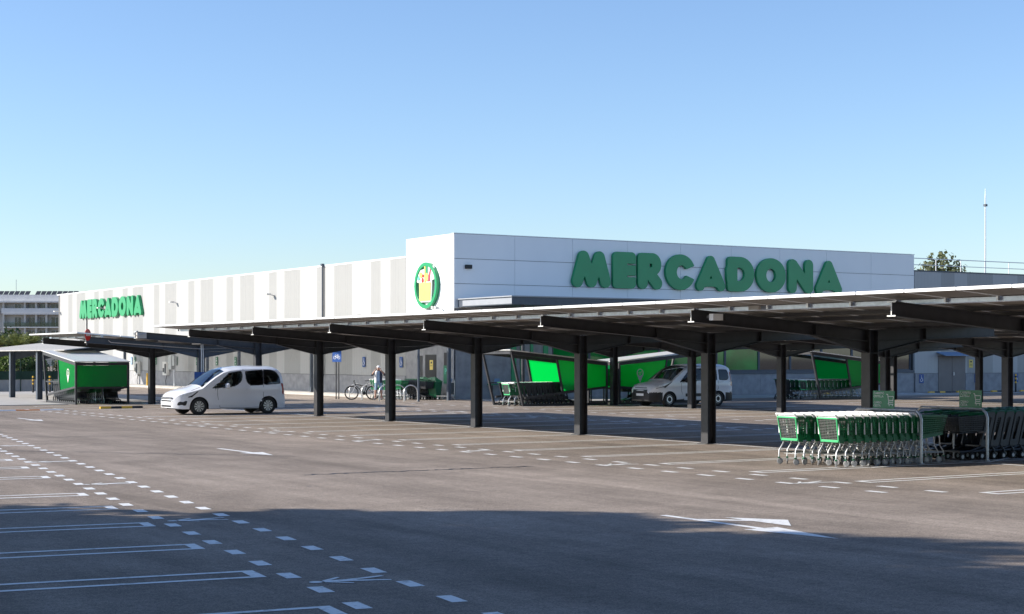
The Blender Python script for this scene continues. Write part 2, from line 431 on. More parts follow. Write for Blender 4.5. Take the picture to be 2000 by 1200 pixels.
# cracks and tar seams in the asphalt
def ragged(p, q, w, n, amp, name='tar_seam', mat='tar', seed=1):
    rr = random.Random(seed); p = Vector(p); q = Vector(q); d = q-p; nrm = Vector((-d.y, d.x)).normalized()
    a, b = [], []
    for i in range(n+1):
        t = i/n; c = p + d*t + nrm*rr.uniform(-amp, amp); ww = w*rr.uniform(0.3, 1.0)
        a.append(c + nrm*ww/2); b.append(c - nrm*ww/2)
    vs = [(v.x, v.y, 0) for v in a+b]; fs = [(i, i+1, n+2+i, n+1+i) for i in range(n)]
    MB().add(vs, fs).build(name, M[mat], ground, (0,0,0.003 if mat == 'tar' else 0.0035), fix=False)
ragged((12.4,26.8), (17.2,26.6), 0.16, 60, 0.07, 'asphalt_crack', seed=4)
ragged((9.0,38.5), (14.6,31.9), 0.07, 60, 0.02, seed=5)
ragged((10.5,44.0), (14.5,42.2), 0.07, 30, 0.03, seed=6)
for i in range(5):
    x = rnd.uniform(8, 18); y = rnd.uniform(16, 40); n = rnd.randint(7, 11); r = rnd.uniform(0.02, 0.07)
    MB().sheet([(x+r*rnd.uniform(0.5,1.2)*math.cos(2*math.pi*j/n), y+r*rnd.uniform(0.5,1.2)*math.sin(2*math.pi*j/n)) for j in range(n)], 0.003).build('tar_patch', M['tar'], ground, fix=False)
# pavement beside the store and the pale apron by the left trolley shelter
p = MB(); p.box((38.9,75.4,-0.05), (40.75,137,0.13)); structure(p.build('pavement', M['pavement']))
p = MB(); p.box((12.5,72.0,-0.05), (21.9,100,0.03)); p.box((21.92,76.6,-0.05), (30,100,0.026)); structure(p.build('path', M['pavement']))
p = MB(); p.box((41.0,64.6,-0.05), (72.0,70.2,0.02)); structure(p.build('forecourt', M['pavement']))
for k in range(22):                                              # zebra bars in front of the end wall
    MB().sheet([(0,0),(0.55,0),(0.75,1.1),(0.2,1.1)], 0).build('zebra_bar', M['paint'], ground, (62.5 + 1.15*k, 66.4, 0.026 if 62.5+1.15*k+0.75 < 72 else PZ), fix=False)

# ---------------------------------------------------------------- supermarket
CX, CY = 40.8, 70.3
shop = thing('supermarket', 'long low white supermarket clad in white and pale grey stripes behind the carports', 'building', (CX, CY, 0))
b = MB(); b.box((0.08,5.0,0), (120,66.8,7.30)); b.box((0.06,0.06,4.2),(32.0,4.97,8.29)); b.box((0.06,0.12,0.0),(5.9,4.97,4.25)); b.box((32.1,0.10,0),(120,4.97,7.28))
b.box((5.9,1.4,0),(32.1,4.97,4.25))
b.build('wall_core', M['joint'], shop)
PW = 1.14
seq = [1,1,0,0,1,0]                                               # grey, grey, white, white, grey, white
y = 90.7 - CY
pan = MB(); pan.box((-0.03, 0.004, 1.14), (0.079, PW-0.004, 7.33))
for q in (0.28, 0.57, 0.85): pan.box((-0.034, q-0.012, 1.15), (-0.031, q+0.012, 7.32))
pm = [pan.mesh('wall_panel', M['white_panel']), pan.mesh('wall_panel', M['grey_panel'])]
for k in range(-41, 14):
    y1 = y - k*PW; y0 = y1 - PW
    if y0 < 5.0 or y1 > 66.85: continue
    link('wall_panel', pm[seq[k % 6]], shop, (0, y0, 0))
MB().box((-0.03, 5.0, 1.14), (0.079, 5.0+((90.7-70.3-5.0) % PW), 7.33)).build('wall_panel', M['grey_panel'], shop)
MB().box((0.0,4.975,4.2),(32.0,4.998,8.30)).build('cladding_panel', M['box_panel'], shop)
MB().box((-0.05, 5.02, 7.335), (0.3, 66.85, 7.42)).build('parapet_flashing', M['white'], shop)
MB().box((-0.06, 5.0, 0), (0.078, 66.8, 1.12)).build('plinth', M['concrete'], shop)
pan2 = MB(); pan2.box((0.004,-0.03,1.14),(PW-0.004,0.098,7.30))
for q in (0.28, 0.57, 0.85): pan2.box((q-0.012,-0.034,1.15),(q+0.012,-0.031,7.29))
pm2 = [pan2.mesh('wall_panel', M['white_panel']), pan2.mesh('wall_panel', M['grey_panel'])]
seq2 = [0,0,1,0,1,1]
for k in range(0, 34):
    link('wall_panel', pm2[seq2[k % 6]], shop, (32.08 + k*PW, 0, 0))
MB().box((32.07,-0.05,7.305),(71,0.3,7.38)).build('parapet_flashing', M['steel_blue'], shop)
MB().box((32.12,-0.07,0),(34.05,0.095,1.12)).build('plinth', M['concrete'], shop)
MB().box((36.45,-0.07,0),(71,0.095,1.12)).build('plinth', M['concrete'], shop)
# service door and its little awning
dr = MB(); dr.box((34.08,-0.075,0.02),(35.24,-0.04,2.12)); dl = dr.build('door', M['door'], shop)
dr = MB(); dr.box((35.27,-0.075,0.02),(36.42,-0.04,2.12)); d2 = dr.build('door', M['door'], shop)
MB().box((35.34,-0.12,1.0),(35.40,-0.077,1.2)).build('handle', M['galv'], d2)
MB().box((34.05,-0.09,2.13),(36.45,-0.036,2.2)).build('door_frame', M['door'], shop)
w = MB(); w.add([(33.95,-0.04,2.44),(36.7,-0.04,2.44),(36.7,-0.75,2.24),(33.95,-0.75,2.24),(33.95,-0.04,2.40),(36.7,-0.04,2.40),(36.7,-0.75,2.20),(33.95,-0.75,2.20)],
   [(0,1,2,3),(4,7,6,5),(0,4,5,1),(1,5,6,2),(2,6,7,3),(3,7,4,0)]); w.build('door_awning', M['pale_blue'], shop)
# tall fascia box: composite panels in three courses
CW = 32.05/9
cpm = {}
for k in range(9):
    for r_, (z0, z1) in enumerate(((7.05,8.30),(5.80,7.05),(4.56,5.80))):
        if r_ not in cpm:
            cpm[r_] = MB().box((0.008,-0.02,z0+0.012),(CW-0.008,0.058,z1-0.012)).mesh('cladding_panel', M['box_panel'])
        link('cladding_panel', cpm[r_], shop, (k*CW, 0, 0))
for (z0, z1) in ((7.05,8.30),(5.80,7.05),(4.56,5.80),(3.35,4.56)):
    MB().box((-0.02, 0.0, z0+0.008),(0.058, 4.98, z1-0.008)).build('cladding_panel', M['box_panel'], shop)
MB().box((-0.035,-0.035,8.30),(32.1,0.25,8.335)).build('parapet_flashing', M['galv'], shop)
for y0, y1 in ((0.0,1.66),(1.67,3.33),(3.34,4.98)):
    MB().box((-0.03, y0, 0),(0.058, y1, 3.34)).build('concrete_panel', M['concrete'], shop)
for x0, x1 in ((0.0,2.9),(2.91,5.85)):
    MB().box((x0, 0.0, 0),(x1, 0.118, 4.54)).build('concrete_panel', M['concrete'], shop)
MB().box((0.0,0.0,4.545),(32.05,1.5,4.555)).build('soffit', M['offwhite'], shop)
# green battens on the entrance wall
for x in (3.35, 3.9, 4.5, 5.3):
    MB().box((x, -0.06, 0.3),(x+rnd.choice((0.16,0.28)), -0.002, 4.4)).build('batten', M['sign_green'], shop)
# glazed front: sill wall, green film panes, clear panes
for x0, x1 in ((5.9,10.6),(10.61,15.3),(15.31,19.94),(19.95,24.0),(24.01,28.0),(28.01,32.05)):
    MB().box((x0, 0.0, 0),(x1, 0.3, 1.18)).build('concrete_panel', M['concrete'], shop)
MB().box((5.88,-0.05,1.185),(32.06,0.4,1.34)).build('window_sill', M['steel_blue'], shop)
xs = [5.95, 8.3, 10.6, 12.9, 15.2, 17.5, 19.95, 22.3, 24.7, 27.1, 29.5, 31.9]
for i in range(len(xs)-1):
    fr = MB()
    for xx in (xs[i], xs[i+1]-0.07): fr.box((xx,0.12,1.345),(xx+0.06,0.22,4.54))
    fr.box((xs[i]+0.062,0.13,4.44),(xs[i+1]-0.072,0.21,4.54)); fr.box((xs[i]+0.062,0.13,1.345),(xs[i+1]-0.072,0.21,1.41))
    wd = fr.build('window', M['steel_blue'], shop)
    MB().box((xs[i]+0.061,0.165,1.41),(xs[i+1]-0.071,0.18,4.44)).build('pane', M['green_glass' if i < 6 else 'shop_glass'], wd)
# things on the side wall
MB().tube([(-0.11,14.9,1.0),(-0.11,14.9,7.36)], 0.055, 8).build('downpipe', M['steel_blue'], shop)
MB().box((-0.2,14.8,7.36),(-0.052,15.0,7.5)).build('rain_hopper', M['steel_blue'], shop)
MB().box((-0.16,10.2,4.1),(-0.04,10.4,4.45)).build('vent_box', M['black'], shop)
MB().box((0.6,-0.16,6.55),(0.95,-0.021,6.75)).build('vent_box', M['black'], shop)
lampm = MB(); lampm.bar((0,0,0),(-0.22,0,0.06),0.05); lampm.mat(1); lampm.cbox((-0.36,0,0.07),(0.32,0.26,0.10))
lamp_me = lampm.mesh('wall_lamp', [M['galv'], M['offwhite']])
for yy in (22.0, 38.6, 54.5, 66.0):
    link('wall_lamp', lamp_me, shop, (-0.035, yy, 5.9))
q = MB(); q.bar((-0.02,1.2,4.55),(-0.35,1.2,4.62),0.04); q.mat(1); q.cbox((-0.45,1.25,4.62),(0.28,0.14,0.14)); q.cbox((-0.45,1.0,4.6),(0.2,0.14,0.14))
q.build('security_camera', [M['galv'], M['offwhite']], shop)
dg = MB(); dg.box((-0.045,1.75,0.05),(-0.031,2.9,2.25)); dd = dg.build('door', M['black'], shop)
MB().box((-0.05,0.55,1.55),(-0.031,0.95,2.35)).build('vent_grille', M['black'], shop)
MB().box((-0.045,3.2,0.5),(-0.031,3.75,2.2)).build('vent_grille', M['steel'], shop)
# entrance canopy slab
cn = MB(); cn.box((0.2,-5.1,4.62),(13.5,-0.06,4.98)); cn.build('entrance_canopy', M['steel_blue'], shop)
MB().box((0.14,-5.16,4.985),(13.56,-0.055,5.04)).build('canopy_flashing', M['fascia'], shop)
MB().box((0.185,-5.09,4.66),(0.198,-0.5,4.93)).build('canopy_end_panel', M['fascia'], shop)
for x in (1.0, 12.8):
    MB().tube([(x,-4.8,0),(x,-4.8,4.615)], 0.09, 10).build('canopy_post', M['steel'], shop)
# roof rails and mast
rl = MB()
for k in range(18): rl.tube([(33+2.2*k,1.2,7.28),(33+2.2*k,1.2,8.2)], 0.028, 5)
rl.tube([(33,1.2,8.2),(71,1.2,8.2)],0.028,5); rl.tube([(33,1.2,7.8),(71,1.2,7.8)],0.022,5)
rl.build('roof_railing', M['white'], shop)
MB().tube([(45.6,6.5,7.2),(45.6,6.5,13.0),(45.6,6.5,13.6)], [0.05,0.04,0.02], 6).build('mast', M['galv'], shop)
MB().box((45.5,6.4,12.4),(45.7,6.6,12.55)).build('mast_head', M['steel_blue'], shop)

# ---------------------------------------------------------------- rounded letters from distance fields
def letter_field(ch, P):
    x, y = P
    def cap(ax,ay,bx,by,r):
        dx, dy = bx-ax, by-ay; t = np.clip(((x-ax)*dx+(y-ay)*dy)/(dx*dx+dy*dy+1e-9),0,1)
        return np.hypot(x-ax-t*dx, y-ay-t*dy)-r
    def rbox(x0,y0,x1,y1,r):
        qx = np.abs(x-(x0+x1)/2)-(x1-x0)/2+r; qy = np.abs(y-(y0+y1)/2)-(y1-y0)/2+r
        return np.hypot(np.maximum(qx,0),np.maximum(qy,0))+np.minimum(np.maximum(qx,qy),0)-r
    def ell(cx,cy,a,b): return (np.hypot((x-cx)/a,(y-cy)/b)-1)*min(a,b)
    mn = np.minimum
    if ch == 'M': return mn(mn(cap(.37,.82,.17,.17,.17),cap(.38,.82,.635,.17,.165)),mn(cap(.89,.82,.635,.17,.165),cap(.90,.82,1.10,.17,.17)))
    if ch == 'E':
        d = rbox(0,0,.77,1,.13)
        return np.maximum(np.maximum(d,-cap(.50,.335,1.1,.335,.028)),-cap(.50,.665,1.1,.665,.028))
    if ch == 'R':
        d = mn(mn(cap(.165,.165,.165,.835,.165),rbox(.0,.38,.80,1,.30)),cap(.42,.42,.665,.165,.17))
        d = mn(d, rbox(0,.5,.4,1,.13))
        return np.maximum(d,-ell(.44,.66,.055,.06))
    if ch == 'C':
        d = ell(.525,.5,.525,.5); d = np.maximum(d,-ell(.57,.5,.185,.2))
        return np.maximum(d,-np.maximum(np.abs(y-.5)-.05-.34*(x-.6),.6-x))
    if ch == 'A':
        d = mn(cap(.53,.85,.15,.14,.145),cap(.53,.85,.91,.14,.145))
        tri = np.maximum(np.maximum(.1-y, y-.85), np.abs(x-.53)-.45*(.9-y)*.9)
        d = mn(d,tri); d = np.maximum(d,-np.maximum(np.maximum(.34-y,y-.44),np.abs(x-.53)-.55*(.44-y)))
        return np.maximum(d,-rbox(.35,-.3,.71,.12,.04))
    if ch == 'D':
        d = mn(rbox(0,0,.6,1,.13),ell(.47,.5,.53,.5)); return np.maximum(d,-np.maximum(ell(.42,.5,.22,.2),.36-x))
    if ch == 'O': return np.maximum(ell(.56,.5,.56,.5),-ell(.55,.5,.185,.2))
    if ch == 'N': return mn(mn(cap(.16,.16,.16,.84,.16),cap(.81,.16,.81,.84,.16)),cap(.19,.82,.78,.18,.17))
def contours(F, gx, gy):
    segs = {}
    nx, ny = F.shape
    def ip(i0,j0,i1,j1):
        a, b_ = F[i0,j0], F[i1,j1]; t = a/(a-b_)
        return (gx[i0]+(gx[i1]-gx[i0])*t, gy[j0]+(gy[j1]-gy[j0])*t)
    pos = {}; adj = {}
    for i in range(nx-1):
        for j in range(ny-1):
            cs = [(i,j),(i+1,j),(i+1,j+1),(i,j+1)]; pts = []
            for k in range(4):
                p_, q_ = cs[k], cs[(k+1)%4]
                if (F[p_] < 0) != (F[q_] < 0):
                    key = tuple(sorted((p_,q_))); pos[key] = ip(*p_,*q_); pts.append(key)
            for k in range(0, len(pts)-1, 2):
                adj.setdefault(pts[k],[]).append(pts[k+1]); adj.setdefault(pts[k+1],[]).append(pts[k])
    loops = []; seen = set()
    for k0 in adj:
        if k0 in seen: continue
        lp = [k0]; seen.add(k0); cur = k0
        while True:
            nx_ = [q_ for q_ in adj[cur] if q_ not in seen]
            if not nx_: break
            cur = nx_[0]; seen.add(cur); lp.append(cur)
        if len(lp) > 5: loops.append([pos[k] for k in lp])
    return loops
def curve_mesh(loops, depth, bevel=0.0):
    cu = bpy.data.curves.new('outline', 'CURVE'); cu.dimensions = '2D'; cu.fill_mode = 'BOTH'; cu.extrude = depth/2; cu.bevel_depth = bevel; cu.bevel_resolution = 1
    for lp in loops:
        sp = cu.splines.new('POLY'); sp.points.add(len(lp)-1); sp.use_cyclic_u = True
        for i, p_ in enumerate(lp): sp.points[i].co = (p_[0], p_[1], 0, 1)
    ob = bpy.data.objects.new('outline', cu); col.objects.link(ob); me = mesh_of(ob); bpy.data.objects.remove(ob); return me
def letter_mesh(ch, h, w_units, depth):
    gx = np.linspace(-0.05, w_units+0.05, 52); gy = np.linspace(-0.05,1.05,48)
    F = letter_field(ch, np.meshgrid(gx, gy, indexing='ij')) + 1e-7
    return curve_mesh([[(a*h, b_*h) for a, b_ in lp] for lp in contours(F, gx, gy)], depth, 0.012)
WU = dict(M=1.27,E=.77,R=.83,C=1.05,A=1.06,D=1.0,O=1.12,N=.97)
starts = [47.8,50.4,52.04,53.9,56.0,58.2,60.3,62.67,64.75]
sg = thing('store_sign', 'big green rounded capital letters on the shaded tall white fascia', 'sign', (CX+7.0, CY-0.02, 5.78))
sg2 = thing('store_sign', 'sunlit bright green rounded capital letters on the striped side wall', 'sign', (CX-0.04, 130.3, 5.22))
cache = {}
for ch, X in zip('MERCADONA', starts):
    if ch not in cache:
        me = letter_mesh(ch, 1.92, WU[ch], 0.16); me.materials.clear(); me.materials.append(M['sign_green']); cache[ch] = me
    o = link('letter', cache[ch], sg, (X-47.8, -0.10, 0)); o.rotation_euler = (R(90),0,0)
    s = 0.775
    o2 = link('letter', cache[ch], sg2, (-0.105, -(X-47.8)*s, 0)); o2.rotation_euler = (R(90),0,R(-90)); o2.scale = (s, s, 1.25)
# small cracks / reflections are left to the gloss of the letters

# round emblem with a shopping basket, on the corner box
em = thing('round_emblem', 'round green ring emblem with a yellow basket of groceries on the sunlit white corner', 'emblem', (CX-0.02, 72.9, 5.79))
def facing(ob): ob.rotation_euler = (R(90),0,R(-90)); return ob
def circ(r, n=48, cx=0, cy=0, sy=1): return [(cx+r*math.cos(2*math.pi*i/n), cy+r*sy*math.sin(2*math.pi*i/n)) for i in range(n)]
me = curve_mesh([circ(1.18), circ(1.0)], 0.18, 0.008); me.materials.clear(); me.materials.append(M['sign_green'])
facing(link('ring', me, em, (-0.095,0,0)))
def plate(name, loops, mat, out, depth=0.03):
    me = curve_mesh(loops, depth, 0.0); me.materials.clear(); me.materials.append(M[mat]); return facing(link(name, me, em, (-out,0,0)))
plate('backing', [[(-0.68,-0.85),(0.55,-0.85),(0.6,0.25),(0.85,0.3),(0.9,0.7),(0.75,1.0),(0.45,0.8),(0.3,1.02),(0.12,0.9),(0,1.1),(-0.1,0.85),(-0.6,0.8),(-0.75,0.62),(-1.0,0.55),(-0.95,0.2),(-0.72,0.15)]], 'white', 0.12, 0.06)
plate('basket', [[(-0.62,-0.78),(0.48,-0.78),(0.52,0.15),(-0.66,0.15)]], 'pale_yellow', 0.165)
plate('handle', [[(-0.12,0.16),(0.0,0.16),(0.0,0.98),(-0.12,0.98)]], 'pale_yellow', 0.168)
plate('bottle', [[(0.2,0.2),(0.42,0.2),(0.46,0.5),(0.55,0.85),(0.5,0.87),(0.33,0.55)]], 'rose', 0.166)
plate('lettuce', [circ(0.15,14,0.12,0.42,1.5)], 'lemon', 0.164)
plate('pear', [circ(0.15,14,-0.5,0.55,1.0)], 'lemon', 0.165)
plate('leek', [[(0.02,0.62),(0.2,0.6),(0.2,1.0),(0.04,1.02)]], 'sign_green', 0.163)
plate('fish', [[(-0.9,0.36),(-0.75,0.52),(-0.6,0.36),(-0.72,0.26)]], 'mint', 0.165)
plate('tomato', [circ(0.1,12,-0.32,0.28,1.3)], 'red', 0.165)
plate('tomato', [circ(0.1,12,-0.25,0.5,0.8)], 'red', 0.166)
# ---------------------------------------------------------------- carports
def ztop(x): return 2.71 - 0.0735*x if x < 0 else 2.71 + 0.033*x
def zbot(x): return 2.46 - 0.0755*x if x < 0 else 2.46 + 0.036*x
def column_mesh(mat):
    m = MB(); m.box((-0.13,-0.13,0.02),(-0.114,0.13,2.70)); m.box((0.114,-0.13,0.02),(0.13,0.13,2.70)); m.box((-0.114,-0.007,0.02),(0.114,0.007,2.70))
    m.box((-0.2,-0.2,0.002),(0.2,0.2,0.02)); m.box((-0.114,-0.125,2.2),(0.114,0.125,2.215)); m.box((-0.135,-0.14,2.70),(0.135,0.14,2.715))
    return m.mesh('column', mat)
def beam_mesh(mat, xl=-4.9, xr=3.9):
    m = MB(); m.prism([(xl,ztop(xl)),(0,ztop(0)),(xr,ztop(xr)),(xr,zbot(xr)),(0,zbot(0)),(xl,zbot(xl))], -0.006, 0.006, 'y')
    for f in (ztop, zbot):
        for x0, x1 in ((xl, -0.135), (0.135, xr)):
            m.bar((x0,0,f(x0)), (x1,0,f(x1)), 0.19, 0.014)
    for s in (-1, 1):
        xe = 1.63*s; xi = 0.135*s
        m.prism([(xe,zbot(xe)-0.012),(xi,2.22),(xi,zbot(xi)-0.01)], -0.006, 0.006, 'y')
        m.bar((xe,0,zbot(xe)-0.02),(xi,0,2.22),0.19,0.014)
        m.box((xe-0.008,-0.09,zbot(xe)+0.008),(xe+0.008,0.09,ztop(xe)-0.008))
    return m.mesh('beam', mat)
def beam_end_mesh(xl=-4.9):
    m = MB(); x = xl - 0.012
    m.box((x,-0.1,ztop(xl)-0.01),(x+0.01,0.1,ztop(xl)+0.012)); m.box((x,-0.1,zbot(xl)-0.012),(x+0.01,0.1,zbot(xl)+0.01)); m.box((x,-0.010,zbot(xl)+0.01),(x+0.01,0.010,ztop(xl)-0.01))
    return m.mesh('beam_end', M['alu'])
def panel_mesh(L_, W_):
    m = MB(); v = [(0,0,0),(L_,0,0),(L_,W_,0),(0,W_,0),(0,0,.04),(L_,0,.04),(L_,W_,.04),(0,W_,.04)]
    m.mat(0).add(v, [(0,1,5,4),(1,2,6,5),(2,3,7,6),(3,0,4,7)]); m.mat(1).add(v, [(0,3,2,1)]); m.mat(2).add(v, [(4,5,6,7)])
    m.mat(0).box((0.0,0.0,-0.012),(L_,0.022,-0.001)); m.box((0.0,W_-0.022,-0.012),(L_,W_,-0.001))
    m.box((0.0,0.0225,-0.012),(0.03,W_-0.0225,-0.001)); m.box((L_-0.03,0.0225,-0.012),(L_,W_-0.0225,-0.001))
    return m.mesh('solar_panel', [M['alu'], M['backsheet'], M['solar']])
COL = column_mesh(M['steel']); COLB = column_mesh(M['steel_blue'])
BEAM = beam_mesh(M['steel']); BEAMB = beam_mesh(M['steel_blue']); BEND = beam_end_mesh()
PL = panel_mesh(1.76, 1.105); PR = panel_mesh(1.68, 1.105)
rows = [(-5.42,PL,1),(-3.62,PL,1),(-1.82,PL,1),(0.06,PR,0),(1.79,PR,0)]
def carport(label, X, Ys, y0, y1, dz=0.0, blue=(), n_rows=rows, mats=None):
    t = thing('carport', label, 'carport', (X, Ys[0], 0), 0)
    for Y in Ys:
        link('column', COLB if Y in blue else COL, t, (0, Y-Ys[0], dz))
        link('beam', BEAMB if Y in blue else BEAM, t, (0, Y-Ys[0], dz))
        link('beam_end', BEND, t, (0, Y-Ys[0], dz))
    for i, x in enumerate((-4.35,-3.0,-2.05,-0.6,0.6,1.6,2.2,3.2)):
        h = 0.075
        m = MB(); m.box((-0.035,y0-Ys[0]+0.1,0),(0.035,y1-Ys[0]-0.1,h))
        if False:
            m.box((-0.05,y0-Ys[0]+0.1,0.045),(-0.036,y1-Ys[0]-0.1,0.075))
        m.build('purlin', M['purlin' if i == 0 else 'steel'], t, (x, 0, ztop(x)+0.008+dz))
    n = int((y1-y0)/1.13)
    st_ = MB()
    for k in range(n+1): st_.box((-4.45, y0-Ys[0]+k*1.13-0.02, ztop(-4.45)+dz+0.01),(-4.40, y0-Ys[0]+k*1.13+0.02, ztop(-4.45)+dz+0.085))
    if n > 1: st_.build('panel_clips', M['galv'], t)['kind'] = 'stuff'
    for x, me, left in n_rows:
        for k in range(n):
            z = ztop(x) + 0.096 + dz
            o = link('solar_panel', me, t, (x, y0-Ys[0]+k*1.13, z))
            o.rotation_euler = (0, math.atan(0.0735) if left else -math.atan(0.033), 0)
    return t
cp1 = carport('long dark steel carport roofed with solar panels, shopping trolleys parked under it', 25.3, [20.2,25.7,31.2,36.7,42.25,47.8,53.3,58.8], 14.9, 55.6)
cp1b = carport('short carport block with slate blue beams beside the pale-roofed trolley shelter', 25.3, [64.75,70.7], 64.2, 71.6, -0.12, (64.75,))  # first frame's blue stands in for sky light on shaded steel
cp2 = carport('dark carport over the van with black bumpers, facing the store entrance', 42.1, [36.5,42.0,47.5,53.0,58.5], 33.0, 60.2, -0.1)
cp3 = carport('dark carport standing close to the brown double door', 59.2, [47.5,53.0,58.5], 45.0, 60.6, -0.12)
# fittings of the long carport
bx_ = MB(); bx_.cbox((-4.72,38.45,2.93),(0.36,0.14,0.22)); bx_.build('junction_box', M['pavement'], cp1)
MB().tube([(-4.9,38.3,3.1),(-5.05,38.35,2.98),(-4.9,38.35,2.9),(-4.6,38.35,3.0)], 0.018, 5).build('cable', M['tube_grey'], cp1)
cm = MB(); cm.bar((-4.55,5.42,2.93),(-4.55,5.2,2.93),0.05); cm.mat(1).cbox((-4.55,5.12,2.92),(0.3,0.13,0.13)); cm.mat(2).cbox((-4.42,5.12,2.915),(0.06,0.135,0.135))
cm.build('security_camera', [M['galv'], M['white'], M['black']], cp1)
MB().box((-4.52,3.9,3.04),(-4.46,4.2,3.12)).build('junction_box', M['pavement'], cp1)
# conduits on the frame painted blue for sky light
for dx, zt in ((-0.04,2.6),(0.04,2.6)):
    MB().tube([(dx,-0.17,0.0),(dx,-0.17,2.3),(dx,-0.13,2.65)], 0.02, 6).build('conduit', M['alu'], cp1b)
MB().tube([(-4.0,-0.12,2.80),(-3.9,-0.12,2.72),(0,-0.12,2.46),(3.6,-0.12,2.6)], 0.018, 6).build('conduit', M['galv'], cp1b)
# round no-entry sign on the beam end
ne = thing('no_entry_sign', 'round red no-entry sign on a thin dark post at the carport beam end', 'sign', (20.36, 64.45, 2.6))
MB().tube([(0,0,0),(0,0,1.15)], 0.03, 8).build('post', M['steel'], ne)
fm = MB(); fm.lathe([(0.0,-0.05),(0.235,-0.05),(0.235,-0.035),(0.0,-0.035)], (0,0,0.42), 'y', 28); fm.build('disc', M['red'], ne)
MB().box((-0.16,-0.056,0.37),(0.16,-0.052,0.47)).build('white_bar', M['white'], ne)
ne.rotation_euler = (0,0,R(43))
# low bright carport at the far left: posts at the front edge, roof rising away
lc = thing('carport', 'low carport with pale sheet roof and dark single posts by the hedge fence', 'carport', (23.1, 77.0, 0))
for Y in (0.0, 3.7, 8.6, 13.8):
    m = MB(); m.box((-0.13,-0.13,0.0),(-0.115,0.13,2.44)); m.box((0.115,-0.13,0.0),(0.13,0.13,2.44)); m.box((-0.115,-0.007,0.0),(0.115,0.007,2.44)); m.build('column', M['steel_blue'], lc, (0,Y,0))
    m = MB(); m.prism([(0.135,2.44),(5.2,3.0),(5.2,2.82),(1.9,2.40),(0.135,1.98)], -0.02, 0.02, 'y'); m.bar((-0.1,0,2.45),(5.2,0,3.02),0.2,0.02); m.build('beam', M['steel_blue'], lc, (0,Y,0))
for k in range(16):
    m = MB(); m.add([(-0.35,0,2.47),(5.4,0,3.11),(5.4,1.12,3.11),(-0.35,1.12,2.47),(-0.35,0,2.43),(5.4,0,3.07),(5.4,1.12,3.07),(-0.35,1.12,2.43)],
        [(0,1,2,3),(7,6,5,4),(0,4,5,1),(1,5,6,2),(2,6,7,3),(3,7,4,0)]); m.build('roof_sheet', M['pavement'], lc, (0,-1.6+1.14*k,0))
# slim carport along the striped wall
wc = thing('carport', 'slim carport on thin dark posts along the striped side wall', 'carport', (39.8, 69.1, 0))
for Y in (69.1, 84.8, 95.4, 100.7, 117.0):
    MB().box((-0.08,-0.08,0),(0.08,0.08,3.12)).build('column', M['steel_blue'], wc, (0, Y-69.1, 0))
    MB().bar((-5.2,0,3.16),(0.35,0,3.06),0.1,0.12).build('beam', M['steel'], wc, (0, Y-69.1+0.0, 0.06))
for k in range(43):
    m = MB(); m.add([(-5.3,0,3.34),(0.55,0,3.23),(0.55,1.12,3.23),(-5.3,1.12,3.34),(-5.3,0,3.30),(0.55,0,3.19),(0.55,1.12,3.19),(-5.3,1.12,3.30)],
        [(0,1,2,3),(7,6,5,4),(0,4,5,1),(1,5,6,2),(2,6,7,3),(3,7,4,0)]); m.build('roof_sheet', M['skylight'], wc, (0,0.9+1.14*k,0))

